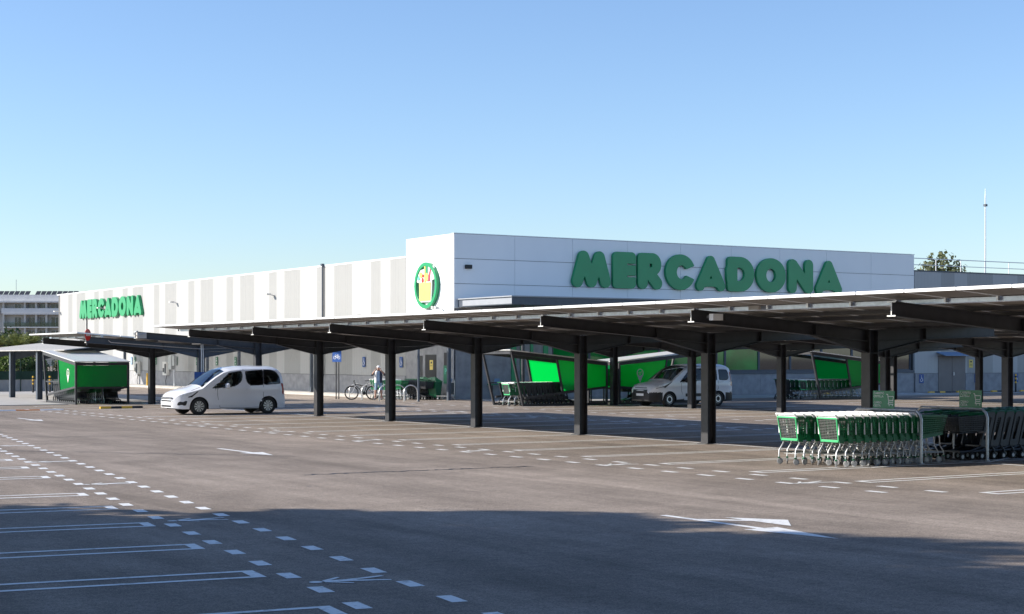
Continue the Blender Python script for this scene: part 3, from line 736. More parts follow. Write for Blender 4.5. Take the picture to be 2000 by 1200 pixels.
# ---------------------------------------------------------------- trolleys
def bil(a,b,c,d,u,v): return (a*(1-u)+b*u)*(1-v) + (d*(1-u)+c*u)*v
def lattice(m, a, b, c, d, nu, nv, w=0.012):
    a,b,c,d = map(Vector, (a,b,c,d))
    for i in range(nv+1): m.bar(bil(a,b,c,d,0,i/nv), bil(a,b,c,d,1,i/nv), w, w*1.1)
    for i in range(nu+1): m.bar(bil(a,b,c,d,i/nu,0), bil(a,b,c,d,i/nu,1), w*0.9, w)
def caster(m_name, parent, x, y, r=0.062):
    pass
CM = {}
def green_cart_meshes():
    br, bf, tr_, tf = lambda s:(0.05,.24*s,.50), lambda s:(.80,.17*s,.58), lambda s:(-.03,.27*s,.95), lambda s:(.90,.21*s,.93)
    m = MB()
    for s in (-1,1): lattice(m, br(s), bf(s), tf(s), tr_(s), 13, 9)
    lattice(m, bf(-1), bf(1), tf(1), tf(-1), 6, 9); lattice(m, br(-1), br(1), bf(1), bf(-1), 6, 8)
    for s in (-1,1):
        m.bar(br(s), tr_(s), 0.045, 0.03, (0,1,0)); m.bar(tr_(s), tf(s), 0.03, 0.035); m.bar(br(s), bf(s), 0.035, 0.05)
        m.prism([(.03,.46),(.14,.46),(.12,.58),(.03,.62)], .235*s, .262*s, 'y')
    m.bar(tf(-1), tf(1), 0.03, 0.035)
    CM['basket'] = m.mesh('basket', M['cart_green'])
    m = MB()
    m.bar((.0,.0,.62),(-.012,.0,.84),0.022,0.012,(1,0,0))
    CM['strip'] = m.mesh('upright_strip', M['white'])
    m = MB(); a,b,c,d = map(Vector, ((.03,-.235,.50),(.03,.235,.50),(-.05,.262,.94),(-.05,-.262,.94)))
    for i in range(14): m.bar(bil(a,b,c,d,0,0.06+i/14.6), bil(a,b,c,d,1,0.06+i/14.6), 0.014, 0.013)
    for i in range(7): m.bar(bil(a,b,c,d,i/6,0), bil(a,b,c,d,i/6,1), 0.009, 0.012)
    CM['grille'] = m.mesh('grille', M['grille'])
    m = MB(); m.bar(a,b,0.03,0.045); m.bar(d,c,0.03,0.03); m.bar(a,d,0.025,0.03); m.bar(b,c,0.025,0.03)
    CM['gate'] = m.mesh('rear_gate', M['cart_lime'])
    m = MB(); m.tube([(-.085,-.275,1.0),(-.085,.275,1.0)], 0.02, 8)
    for s in (-1,1): m.bar((-.03,.272*s,.93),(-.085,.272*s,1.0),0.03,0.03)
    m.box((-0.06,-.25,.955),(0.05,.25,.968))
    CM['handle'] = m.mesh('handle', M['white'])
    m = MB()
    for s in (-1,1):
        m.tube([(.07,.235*s,.50),(.07,.235*s,.42),(-.03,.24*s,.28),(-.04,.24*s,.13)], 0.014, 6)
        m.tube([(.70,.175*s,.55),(.72,.18*s,.34),(.80,.2*s,.22),(.80,.2*s,.13)], 0.014, 6)
        m.tube([(-.02,.24*s,.25),(.4,.20*s,.22),(.80,.2*s,.20)], 0.011, 5)
        m.tube([(.07,.235*s,.46),(.72,.18*s,.34)], 0.009, 5)
    for x in (0.05,.4,.78): m.tube([(x,-.2,.22),(x,.2,.22)], 0.009, 5)
    CM['frame'] = m.mesh('frame', M['chrome'], True)
    m = MB(); m.mat(0).lathe([(0.0,-.016),(.05,-.016),(.062,-.011),(.062,.011),(.05,.016),(0,.016)], (0.02,0,.064), 'y', 12)
    m.mat(1).lathe([(0.0,-.018),(.034,-.018),(.034,.018),(0,.018)], (0.02,0,.064), 'y', 10)
    m.mat(1).bar((0,.022,.12),(0.02,.022,.06),.03,.004,(0,1,0)); m.bar((0,-.022,.12),(0.02,-.022,.06),.03,.004,(0,1,0)); m.mat(2).cbox((0,0,.135),(.045,.045,.025))
    CM['caster'] = m.mesh('caster', [M['caster_grey'], M['tube_grey'], M['cart_green']])
green_cart_meshes()
def round_poly(pts, r, n=4):
    out = []; k = len(pts)
    for i in range(k):
        p_, a_, b_ = Vector(pts[i]), Vector(pts[i-1]), Vector(pts[(i+1)%k])
        u = (a_-p_).normalized(); v = (b_-p_).normalized(); rr = min(r, (a_-p_).length*.45, (b_-p_).length*.45)
        for j in range(n+1):
            t = j/n; q_ = (p_+u*rr)*(1-t)**2 + p_*2*t*(1-t) + (p_+v*rr)*t**2; out.append((q_.x, q_.y))
    return out
def dark_cart_meshes():
    me = curve_mesh([round_poly([(.20,.27),(.46,.27),(.24,1.0),(.0,1.0)], .08), round_poly([(.285,.40),(.375,.40),(.22,.88),(.115,.88)], .05)], 0.035, 0.004)
    me.transform(Matrix.Rotation(R(90), 4, 'X')); me.materials.clear(); me.materials.append(M['dark_plastic']); CM['side_frame'] = me
    m = MB()
    for s in (-1,1):
        m.tube([(.0,.24*s,.10),(.03,.24*s,.20),(.12,.24*s,.29),(.24,.24*s,.32),(.42,.235*s,.27),(.70,.22*s,.19),(1.0,.2*s,.17)], 0.026, 7)
    m.box((.35,-.2,.165),(1.0,.2,.20)); m.box((.30,-.23,.27),(.40,.23,.30))
    CM['base_arch'] = m.mesh('base', M['dark_plastic'], True)
    m = MB(); a = lambda x,y,z: (x,y,z)
    for s in (-1,1): lattice(m, (.36,.24*s,.55),(1.0,.2*s,.60),(1.06,.22*s,.88),(.27,.26*s,.92), 10, 8, 0.018)
    lattice(m, (1.0,-.2,.60),(1.0,.2,.60),(1.06,.22,.88),(1.06,-.22,.88), 6, 8, 0.018); m.box((.37,-.2,.55),(1.0,.2,.565))
    CM['crate'] = m.mesh('basket', M['dark_plastic'])
    m = MB(); m.tube([(-.05,-.26,1.01),(-.05,.26,1.01)], 0.02, 8)
    for s in (-1,1): m.tube([(-.05,.26*s,1.01),(.3,.26*s,.985),(1.05,.23*s,.93)], 0.016, 6)
    for x in (.4,.75): m.tube([(x,-.25,.97),(x,.25,.97)], 0.012, 5)
    CM['top_rail'] = m.mesh('top_rail', M['cart_green'], True)
    m = MB(); m.lathe([(0.0,-.018),(.06,-.018),(.075,-.012),(.075,.012),(.06,.018),(0,.018)], (0,0,.077), 'y', 14)
    m.mat(1).lathe([(0.0,-.02),(.04,-.02),(.04,.02),(0,.02)], (0,0,.077), 'y', 12)
    CM['wheel'] = m.mesh('wheel', [M['rubber'], M['tube_grey']])
dark_cart_meshes()
def green_cart(x, y, rz, label, group, gate=True, z=0):
    t = thing('shopping_trolley', label, 'trolley', (x, y, z), rz, group)
    link('basket', CM['basket'], t); h = link('handle', CM['handle'], t); link('frame', CM['frame'], t); [link('upright_strip', CM['strip'], t, (0,.275*s_,0)) for s_ in (-1,1)]
    gt = link('rear_gate', CM['gate'], t); link('grille', CM['grille'], gt)
    if not gate:
        gt.location = (0.98, 0, 0.62) ; gt.rotation_euler = (0, R(-62), 0)
        gt.location = (-0.80, 0, 0.50)
        gt.location = (0.06,0,0.43); gt.rotation_euler = (0, R(0), 0); gt.scale = (1,0.96,0.5); gt.location = (0.10, 0, 0.47)
    for cx_, cy_ in ((-.04,.24),(-.04,-.24),(.80,.2),(.80,-.2)):
        c_ = link('caster', CM['caster'], t, (cx_, cy_, 0)); c_.rotation_euler = (0,0,rnd.uniform(-1.2,1.2))
    return t
def dark_cart(x, y, rz, label, group, z=0):
    t = thing('basket_trolley', label, 'trolley', (x, y, z), rz, group)
    for s in (-1,1): link('side_frame', CM['side_frame'], t, (0,.25*s,0))
    link('base', CM['base_arch'], t); link('basket', CM['crate'], t); link('top_rail', CM['top_rail'], t)
    for cx_, cy_ in ((.03,.24),(.03,-.24),(.92,.2),(.92,-.2)): link('wheel', CM['wheel'], t, (cx_, cy_, 0))
    return t
# trolley bay under the long carport
gx = [22.02] + [22.22 + 0.20*k for k in range(12)]
for k in range(12):
    end = k == 0
    green_cart(21.98 + 0.225*k - 0.006*k*k*0.5, 23.42 + rnd.uniform(-.015,.015), rnd.uniform(-.02,.02),
      'green shopping trolley with its grille gate showing, last in the row on the bay line' if end else 'green shopping trolley nested in the bay row nearer the bay line',
      None if end else 'nested green trolleys nearer the bay line', end)
for k in range(12):
    end = k == 0
    green_cart(21.72 + 0.21*k, 24.28 + rnd.uniform(-.015,.015), rnd.uniform(-.02,.02),
      'green shopping trolley sticking out furthest from the trolley bay, in the inner row' if end else 'green shopping trolley nested in the inner row of the bay',
      None if end else 'nested green trolleys in the inner row', end)
for k in range(13):
    dark_cart(26.5 + 0.29*k, 23.55, math.pi, 'charcoal plastic basket trolley nested in the row behind the second bay rail', 'charcoal trolleys behind the bay rail')
for k in range(12):
    dark_cart(26.6 + 0.29*k, 24.4, math.pi, 'charcoal plastic basket trolley in the inner row behind the second bay rail', 'inner charcoal trolleys behind the bay rail')
def bay_rail(x, y0, y1, label, lab2):
    t = thing('trolley_rail', label, 'rail', (x, y0, 0)); W_ = y1-y0
    MB().tube([(0,0,0),(0,0,.88),(0,.04,.98),(0,.13,1.05),(0,W_-.13,1.05),(0,W_-.04,.98),(0,W_,.88),(0,W_,0)], 0.03, 8).build('hoop', M['galv'], t, smooth=True)
    MB().tube([(0,0.0,.58),(0,.9,.58)], 0.022, 8).build('mid_rail', M['galv'], t, smooth=True)
    MB().tube([(0,.9,.58),(0,.9,0)], 0.022, 8).build('leg', M['galv'], t, smooth=True)
    for yy in (0, W_): MB().lathe([(.06,0),(.06,.012)], (0,yy,0), 'z', 10).build('foot_plate', M['galv'], t)
    b_ = thing('bay_sign', lab2, 'sign', (x, y0+0.72 if x < 25 else y0+0.14, 1.075))
    MB().box((-.012,0,0),(0.0,.60,.36)).build('board', M['board_green'], b_)
    tm = text_mesh('CARRETÓ\nCISTELLA\n\nCARRO\nCESTA', 0.066, 0.001, 'LEFT', 0.95)
    tm.materials.append(M['white']); o = link('lettering', tm, b_, (-.0145, .575, .285)); o.rotation_euler = (R(90),0,R(-90))
    ic = MB()
    for p_, q_ in (((.22,.29),(.18,.29)),((.18,.29),(.15,.13)),((.15,.13),(.03,.13)),((.17,.25),(.02,.25)),((.02,.25),(.04,.15)),((.155,.17),(.04,.17)),((.15,.13),(.17,.09)),((.17,.09),(.03,.09)),((.14,.05),(.14,.075)),((.05,.05),(.05,.075))):
        ic.bar((-.0145,p_[0],p_[1]),(-.0145,q_[0],q_[1]),.012,.003,(1,0,0))
    ic.build('trolley_icon', M['white'], b_)
    b_.rotation_euler = (0,0,R(-20) if False else 0)
bay_rail(24.12, 23.08, 24.98, 'galvanised hoop rail over the green trolleys', 'green trolley sign above the nested green trolleys')
bay_rail(26.02, 23.08, 25.02, 'galvanised hoop rail over the charcoal basket trolleys', 'green trolley sign above the charcoal basket trolleys')

# ---------------------------------------------------------------- trolley shelters
def shelter_meshes():
    L_, W_ = 4.4, 2.4; S = {}
    def zt(x): return 2.38 - (x+.6)*0.1
    m = MB()
    for y in (0, W_):
        m.bar((0,y,0),(-.6,y,2.34),.09,.09,(0,1,0)); m.bar((L_,y,0),(L_,y,1.86),.09,.09,(0,1,0)); m.bar((2.05,y,.52),(1.72,y,zt(1.72)-.06),.08,.08,(0,1,0))
        m.bar((-.6,y,zt(-.6)-.06),(L_,y,zt(L_)-.06),.085,.15); m.bar((0.08,y,.36),(L_-.05,y,.78),.07,.09); m.bar((0.05,y,.05),(L_-.05,y,.05),.06,.1); m.bar((-.18,y,.98),(1.9,y,1.02),.05,.05)
    m.bar((-.6,0.05,zt(-.6)-.06),(-.6,W_-.05,zt(-.6)-.06),.08,.13); m.bar((L_,.05,zt(L_)-.06),(L_,W_-.05,zt(L_)-.06),.08,.13); m.bar((L_,.05,.74),(L_,W_-.05,.74),.06,.07); m.bar((L_,W_/2,.05),(L_,W_/2,.7),.05,.05)
    S['frame'] = m.mesh('frame', M['steel'])
    m = MB(); m.add([(-.72,-.08,zt(-.72)+.02),(L_+.06,-.08,zt(L_)+.02),(L_+.06,W_+.08,zt(L_)+.02),(-.72,W_+.08,zt(-.72)+.02),(-.72,-.08,zt(-.72)+.06),(L_+.06,-.08,zt(L_)+.06),(L_+.06,W_+.08,zt(L_)+.06),(-.72,W_+.08,zt(-.72)+.06)],
        [(0,3,2,1),(4,5,6,7),(0,1,5,4),(1,2,6,5),(2,3,7,6),(3,0,4,7)]); S['roof'] = m.mesh('roof', M['roof_sheet'])
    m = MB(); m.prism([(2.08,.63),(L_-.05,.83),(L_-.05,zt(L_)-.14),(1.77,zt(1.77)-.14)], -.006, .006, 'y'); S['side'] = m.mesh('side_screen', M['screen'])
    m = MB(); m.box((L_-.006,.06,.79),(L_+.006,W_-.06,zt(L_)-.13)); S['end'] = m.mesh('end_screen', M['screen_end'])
    # pin with a trolley, printed on the side screen
    lo = [[(3.25+.19*math.sin(t)*(1 if abs(t) < 2.2 else 1), 1.40+.2*math.cos(t)) for t in [(-2.3+4.6*i/20) for i in range(21)]] + [(3.25,.95)], circ(.14,20,3.25,1.42)]
    me = curve_mesh(lo, 0.003); me.transform(Matrix.Rotation(R(90),4,'X')); me.materials.clear(); me.materials.append(M['offwhite']); S['pin'] = me
    m = MB()
    for p_, q_ in (((3.15,1.47),(3.19,1.47)),((3.19,1.47),(3.21,1.36)),((3.21,1.36),(3.31,1.36)),((3.2,1.44),(3.33,1.44)),((3.33,1.44),(3.31,1.36)),((3.22,1.32),(3.24,1.32)),((3.29,1.32),(3.31,1.32))):
        m.bar((p_[0],0,p_[1]),(q_[0],0,q_[1]),.02,.003,(0,1,0))
    S['mini'] = m.mesh('trolley_icon', M['offwhite']); return S
SH = shelter_meshes()
def shelter(label, loc, rz, mirror=False, pin=False):
    t = thing('trolley_shelter', label, 'shelter', loc, rz)
    if mirror: t.scale = (-1,1,1)
    link('frame', SH['frame'], t); link('roof', SH['roof'], t)
    for y in (0.0, 2.4):
        sc_ = link('side_screen', SH['side'], t, (0,y,0))
        if pin and y == pin[0]:
            link('pin_symbol', SH['pin'], sc_, (0,pin[1],0)); link('trolley_icon', SH['mini'], sc_, (0,pin[1]*1.2,0))
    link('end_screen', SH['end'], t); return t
shelter('green screened trolley shelter in front of the store entrance, open end towards the bicycle', (37.8,59.2,0), 0)
shelter('green screened trolley shelter behind the front of the van with black bumpers', (47.3,59.2,0), 0, True, (0.0,-.012))
shelter('green screened trolley shelter nearest the brown double door', (56.3,60.6,0), 0)
shelter('trolley shelter with pale roof and dark green end screen beside the yellow-black wheel stop', (22.25,76.4,0), R(-90), False, (0.0,-.012))
def lane(x, y, dx, dy, n, rz, kinds, lab, grp):
    for k in range(n):
        kd = kinds[min(k, len(kinds)-1)]
        L = lab + (' (green)' if False else '')
        if kd == 'g': green_cart(x+dx*k, y+dy*k, rz, 'green trolley ' + lab, 'green trolleys ' + grp, k == 0)
        else: dark_cart(x+dx*k, y+dy*k, rz, 'charcoal basket trolley ' + lab, 'charcoal trolleys ' + grp)
lane(37.35,59.85,.29,0,10,0,'ggd','in the carport-side lane of the entrance shelter','in the entrance shelter near lane')
lane(37.75,60.9,.29,0,10,0,'dgg','in the store-side lane of the entrance shelter','in the entrance shelter far lane')
lane(47.0,59.85,-.32,0,9,math.pi,'dd','in the shelter behind the black-bumpered van','in the shelter behind the van')
lane(55.7,61.2,.29,0,12,0,'gggg','in the carport-side lane of the shelter by the brown door','in the door-side shelter near lane')
lane(55.0,62.3,.29,0,10,0,'ddgg','in the store-side lane of the shelter by the brown door','in the door-side shelter far lane')
lane(22.8,76.5,0,-.30,11,R(-90),'dd','in the outer lane of the pale-roofed shelter','in the pale-roofed shelter outer lane')
lane(23.5,76.3,0,-.30,11,R(-90),'gg','in the middle lane of the pale-roofed shelter','in the pale-roofed shelter middle lane')
lane(24.2,76.3,0,-.30,11,R(-90),'dd','in the inner lane of the pale-roofed shelter','in the pale-roofed shelter inner lane')
lane(38.5,74.4,0.01,-.27,9,R(-90),'gg','in the row between the bicycle stands and the side wall','in the row by the side wall')
lane(39.5,72.6,0.0,-.27,5,R(-90),'dd','standing against the concrete wall beside the green bins','beside the green bins')
# ---------------------------------------------------------------- vans
def interp(tab, x):
    if x <= tab[0][0]: return tab[0][1]
    for (x0,y0),(x1,y1) in zip(tab, tab[1:]):
        if x <= x1: t = (x-x0)/(x1-x0); return y0+(y1-y0)*t
    return tab[-1][1]
def smooth_tab(tab, L_, n=200):
    xs_ = np.linspace(0, L_, n); ys_ = np.array([interp(tab, x) for x in xs_])
    k = np.array([1,2,3,2,1])/9.; yp = np.pad(ys_, 2, mode='edge'); ys_ = np.convolve(yp, k, 'valid')
    return list(zip(xs_.tolist(), ys_.tolist()))
def in_poly(px, pz, poly):
    c = False; j = len(poly)-1
    for i in range(len(poly)):
        (xi,zi),(xj,zj) = poly[i], poly[j]
        if (zi > pz) != (zj > pz) and px < (xj-xi)*(pz-zi)/(zj-zi)+xi: c = not c
        j = i
    return c
def shrink(poly, f):
    cx_ = sum(p_[0] for p_ in poly)/len(poly); cz_ = sum(p_[1] for p_ in poly)/len(poly)
    return [(p_[0]+(cx_-p_[0])*f/max(.001,math.hypot(p_[0]-cx_,p_[1]-cz_)), p_[1]+(cz_-p_[1])*f/max(.001,math.hypot(p_[0]-cx_,p_[1]-cz_))) for p_ in poly]
def make_van(t, P):
    L_, W_ = P['L'], P['W']; top = smooth_tab(P['top'], L_); axles = P['axles']; ra = P['arch']; sill = 0.22
    def hw(x, z):
        a = 1.0
        if x < .55: a -= P.get('nose', .36)*((.55-x)/.55)**2.3
        if x > L_-.4: a -= .13*((x-(L_-.4))/.4)**2.2
        if z < .5: a -= .035*((.5-z)/.3)**2
        if z > 1.0: a -= .135*((z-1.0)/.75)**1.35
        if 0.78 < z < 1.0: a += 0.006*math.sin((z-.78)/.22*math.pi)
        return W_/2*a
    def zb(x):
        z = sill
        if x < .3: z = sill + .04*(.3-x)/.3
        for ax in axles:
            d = abs(x-ax)
            if d < ra: z = max(z, .30 + math.sqrt(max(0, ra*ra-d*d)))
        return z
    xs_ = set(np.round(np.linspace(0, L_, 104), 4).tolist()) | {.02,.05,.09}
    for ax in axles:
        for dd in (-ra, ra): xs_ |= {round(ax+dd-.004*np.sign(dd),4), round(ax+dd+.004*np.sign(dd),4)}
    xs_ = sorted(xs_); T = np.concatenate([np.linspace(0,1,25)])
    def section(x):
        zt_ = interp(top, x); b0 = min(zb(x), zt_-.06); zs = max(b0+.02, zt_ - min(.13, (zt_-b0)*.35)); pts = []
        for tt in T: z = b0+(zs-b0)*tt; pts.append((hw(x,z), z))
        h = hw(x, zs)
        for f in (.985,.95,.88,.75,.5,.25,0.0): pts.append((h*f, zs+(zt_-zs)*(1-f**3.2)))
        return pts
    secs = [section(x) for x in xs_]; K = len(secs[0])
    polys = P['windows']; ws_x = P['ws']
    def cut(x, y, z, k):
        if k < len(T)-1:
            for w in polys:
                if in_poly(x, z, shrink(w['poly'], .012)): return True
        elif k >= len(T) and ws_x[0]+.04 < x < ws_x[1]-.05 and abs(y) < hw(x,z)*.86: return True
        return False
    m = MB(); m2 = MB()
    lower = P.get('lower')
    for s in (1,-1):
        vs = [(xs_[i], y*s, z) for i in range(len(xs_)) for (y,z) in secs[i]]
        for i in range(len(xs_)-1):
            for k in range(K-1):
                c4 = [secs[i][k], secs[i+1][k], secs[i+1][k+1], secs[i][k+1]]
                xm = (xs_[i]+xs_[i+1])/2; ym = sum(q_[0] for q_ in c4)/4; zm = sum(q_[1] for q_ in c4)/4
                if cut(xm, ym, zm, k): continue
                m.cm = 1 if (lower and k < len(T)-1 and zm < lower(xm)) else 0
                ids = (i*K+k, (i+1)*K+k, (i+1)*K+k+1, i*K+k+1)
                m.add([vs[j] for j in ids], [(0,1,2,3)])
        m.cm = 0
        for ii in (0, len(xs_)-1):
            sc_ = secs[ii]
            for k in range(K-1):
                zm = (sc_[k][1]+sc_[k+1][1])/2; m.cm = 1 if (lower and zm < lower(xs_[ii])) else 0
                m.add([(xs_[ii],0,sc_[k][1]),(xs_[ii],sc_[k][0]*s,sc_[k][1]),(xs_[ii],sc_[k+1][0]*s,sc_[k+1][1]),(xs_[ii],0,sc_[k+1][1])],[(0,1,2,3)])
        m.cm = 0
    me = m.mesh('body', [M['car_white'], M['black']], False)
    bm = bmesh.new(); bm.from_mesh(me); bmesh.ops.remove_doubles(bm, verts=bm.verts, dist=.0006); bmesh.ops.recalc_face_normals(bm, faces=bm.faces); bm.to_mesh(me); bm.free()
    me.polygons.foreach_set('use_smooth', [True]*len(me.polygons))
    try: me.set_sharp_from_angle(angle=R(42))
    except Exception: pass
    body = link('body', me, t)
    # floor and wheel wells
    u = MB(); u.box((.25,-W_/2+.27,.2),(L_-.2,W_/2-.27,.62)); u.build('underbody', M['black'], t)
    for ax in axles:
        u = MB(); n = 14
        for s in (-1,1):
            ring = [(ax+ra*math.cos(math.pi*i/n), .30+ra*math.sin(math.pi*i/n)) for i in range(n+1)]
            y0_, y1_ = s*(W_/2-.28), s*(W_/2-.02)
            u.add([(a_,y0_,b_) for a_,b_ in ring]+[(a_,y1_,b_) for a_,b_ in ring], [(i,i+1,n+2+i,n+1+i) for i in range(n)])
        u.build('wheel_arch', M['black'], t)
    def side_patch(poly, s, off, mat, name, par, inner=None, y_in=0):
        m_ = MB(); n = len(poly)
        if inner:
            m_.add([(x,s*(hw(x,z)+off),z) for x,z in poly]+[(x,s*(hw(x,z)+off),z) for x,z in inner], [(i,(i+1)%n,n+(i+1)%n,n+i) for i in range(n)])
        else:
            cx_ = sum(p_[0] for p_ in poly)/n; cz_ = sum(p_[1] for p_ in poly)/n
            vs_ = []
            for f in (1.0,.8,.6,.4,.2):
                vs_ += [(cx_+(x-cx_)*f, s*(hw(cx_+(x-cx_)*f,cz_+(z-cz_)*f)+off), cz_+(z-cz_)*f) for x,z in poly]
            vs_.append((cx_,s*(hw(cx_,cz_)+off),cz_))
            m_.add(vs_, [(r_*n+i,r_*n+(i+1)%n,(r_+1)*n+(i+1)%n,(r_+1)*n+i) for r_ in range(4) for i in range(n)]+[(4*n+i,4*n+(i+1)%n,5*n) for i in range(n)])
        return m_.build(name, mat, par)
    for w in polys:
        for s in (1,-1):
            pl = round_poly(w['poly'], w.get('r', .07), 4)
            fr = side_patch(pl, s, .006, M['black'], 'window', t, shrink(pl, .03))
            side_patch(shrink(pl, .028), s, .002, M['glass' if w.get('clear') else 'dark_glass'], 'pane', fr)
    # windscreen
    m_ = MB(); n1, n2 = 8, 8; g_ = []
    for i in range(n1+1):
        x = ws_x[0]+(ws_x[1]-ws_x[0])*i/n1; zt_ = interp(top, x); zs = zt_-min(.13,(zt_-zb(x))*.35); h = hw(x, zs)
        for j in range(n2+1):
            f = -0.9+1.8*j/n2; g_.append((x-.006, h*f, zs+(zt_-zs)*(1-abs(f)**3.2)+.008))
    m_.add(g_, [(i*(n2+1)+j,(i+1)*(n2+1)+j,(i+1)*(n2+1)+j+1,i*(n2+1)+j+1) for i in range(n1) for j in range(n2)])
    m_.build('windscreen', M['windscreen'], t, smooth=True)
    # seams, mouldings, handles, mirrors
    for s in (1,-1):
        sm = MB()
        for ln in P['seams']:
            for (xa,za),(xb,zb_) in zip(ln, ln[1:]):
                sm.bar((xa,s*(hw(xa,za)+.001),za),(xb,s*(hw(xb,zb_)+.002),zb_),.012,.012,(0,1,0))
        sm.build('door_seam', M['joint'], body)
        for (x,z) in P['handles']:
            m_ = MB(); m_.cbox((x,s*(hw(x,z)+.018),z),(.19,.03,.035)); m_.build('door_handle', M['car_white'], body)
        for (xa,xb,z,h,mt) in P['mould']:
            m_ = MB(); m_.cbox(((xa+xb)/2,s*(hw(xa,z)+.006),z),(xb-xa,.018,h)); m_.build('side_moulding', M[mt], body)
        mx_, mz_ = P['mirror']
        m_ = MB(); m_.lathe([(.0,-.07),(.07,-.065),(.105,-.02),(.11,.04),(.08,.07),(0,.075)], (mx_, s*(hw(mx_,mz_)+.13), mz_), 'x', 12); m_.cbox((mx_+.02,s*(hw(mx_,mz_)+.03),mz_-.04),(.08,.14,.05))
        m_.build('mirror', M[P['mirror_mat']], t, smooth=True)
        side_patch(round_poly(P['headlight'], .04), s, .007, M['lamp'], 'headlight', t)
        if 'lightrim' in P: side_patch(P['lightrim'], s, .009, M['black'], 'light_surround', t)
        side_patch(P['taillight'], s, .006, M['tail'], 'tail_light', t)
        if 'fog' in P: side_patch(round_poly(P['fog'], .05), s, .006, M['black'], 'fog_light_recess', t)
    # front patches follow the nose
    def nose_x(y, z):
        lo, hi = 0.0, .55
        if hw(0,z) >= abs(y): lo = hi = 0.0
        for _ in range(24):
            md = (lo+hi)/2
            if hw(md, z) < abs(y): lo = md
            else: hi = md
        x = (lo+hi)/2
        for _ in range(60):
            if interp(top, x) >= z: break
            x += .01
        return x
    for (y0_,y1_,z0_,z1_,mt,name,off) in P['front']:
        m_ = MB(); n = 10; vs_ = []
        for z in (z0_, (z0_+z1_)/2, z1_):
            for j in range(n+1): y = y0_+(y1_-y0_)*j/n; vs_.append((nose_x(y,z)-off, y, z))
        m_.add(vs_, [(r_*(n+1)+j, r_*(n+1)+j+1, (r_+1)*(n+1)+j+1, (r_+1)*(n+1)+j) for r_ in range(2) for j in range(n)]); m_.build(name, M[mt], t)
    # wheels
    for ax in axles:
        for s in (1,-1):
            wh = link('wheel', None, t, (ax, s*(W_/2-.115), P['rw']))
            r = P['rw']
            m_ = MB(); m_.lathe([(r*.62,-.1),(r*.93,-.1),(r,-.07),(r,.07),(r*.93,.1),(r*.62,.1)], (0,0,0), 'y', 32, False); m_.build('tyre', M['rubber'], wh, smooth=True)
            m_ = MB(); o_ = .075*s
            m_.mat(1).lathe([(0,o_-.03*s),(r*.66,o_-.03*s),(r*.66,o_-.05*s),(0,o_-.05*s)], (0,0,0), 'y', 28)
            if P['rimtype'] == 'spoke':
                m_.mat(0)
                for j in range(10):
                    a_ = 2*math.pi*j/10
                    for da in (-.1,.1): m_.bar((r*.13*math.cos(a_),o_,r*.13*math.sin(a_)),(r*.63*math.cos(a_+da),o_,r*.63*math.sin(a_+da)),.022,.02,(0,1,0))
                m_.lathe([(0,o_),(r*.15,o_),(r*.15,o_-.02*s),(0,o_-.02*s)], (0,0,0), 'y', 14)
                nn = 28; m_.add([(rr*math.cos(2*math.pi*j/nn),o_+.012*s,rr*math.sin(2*math.pi*j/nn)) for rr in (r*.60,r*.66) for j in range(nn)], [(j,(j+1)%nn,nn+(j+1)%nn,nn+j) for j in range(nn)])
            else:
                m_.mat(0); nn = 28
                for r0, r1, oo in ((r*.30,r*.46,.018),(r*.58,r*.66,.01)):
                    m_.add([(rr*math.cos(2*math.pi*j/nn),o_+oo*s,rr*math.sin(2*math.pi*j/nn)) for rr in (r0,r1) for j in range(nn)], [(j,(j+1)%nn,nn+(j+1)%nn,nn+j) for j in range(nn)])
            m_.build('rim', [M['rim'], M['black']], wh)
    # seats and dashboard
    for sy in (-.38,.38):
        s_ = MB(); s_.cbox((2.2,sy,.78),(.52,.5,.16)); s_.cbox((2.48,sy,1.08),(.14,.48,.6),Matrix.Rotation(R(10),3,'Y')); s_.cbox((2.54,sy,1.47),(.09,.26,.18)); s_.build('seat', M['seat'], t)
    s_ = MB(); s_.cbox((3.4,0,.78),(.5,1.3,.16)); s_.cbox((3.66,0,1.08),(.14,1.3,.55)); s_.build('rear_bench', M['seat'], t)
    s_ = MB(); s_.cbox((1.5,0,.93),(.42,1.45,.16)); s_.build('dashboard', M['black'], t)
    s_ = MB(); sw = [(1.78+.06*math.sin(a_),.38+.17*math.cos(a_),1.07+.17*math.sin(a_)) for a_ in [2*math.pi*i/14 for i in range(15)]]; s_.tube(sw,.014,6); s_.build('steering_wheel', M['black'], t)
    return hw

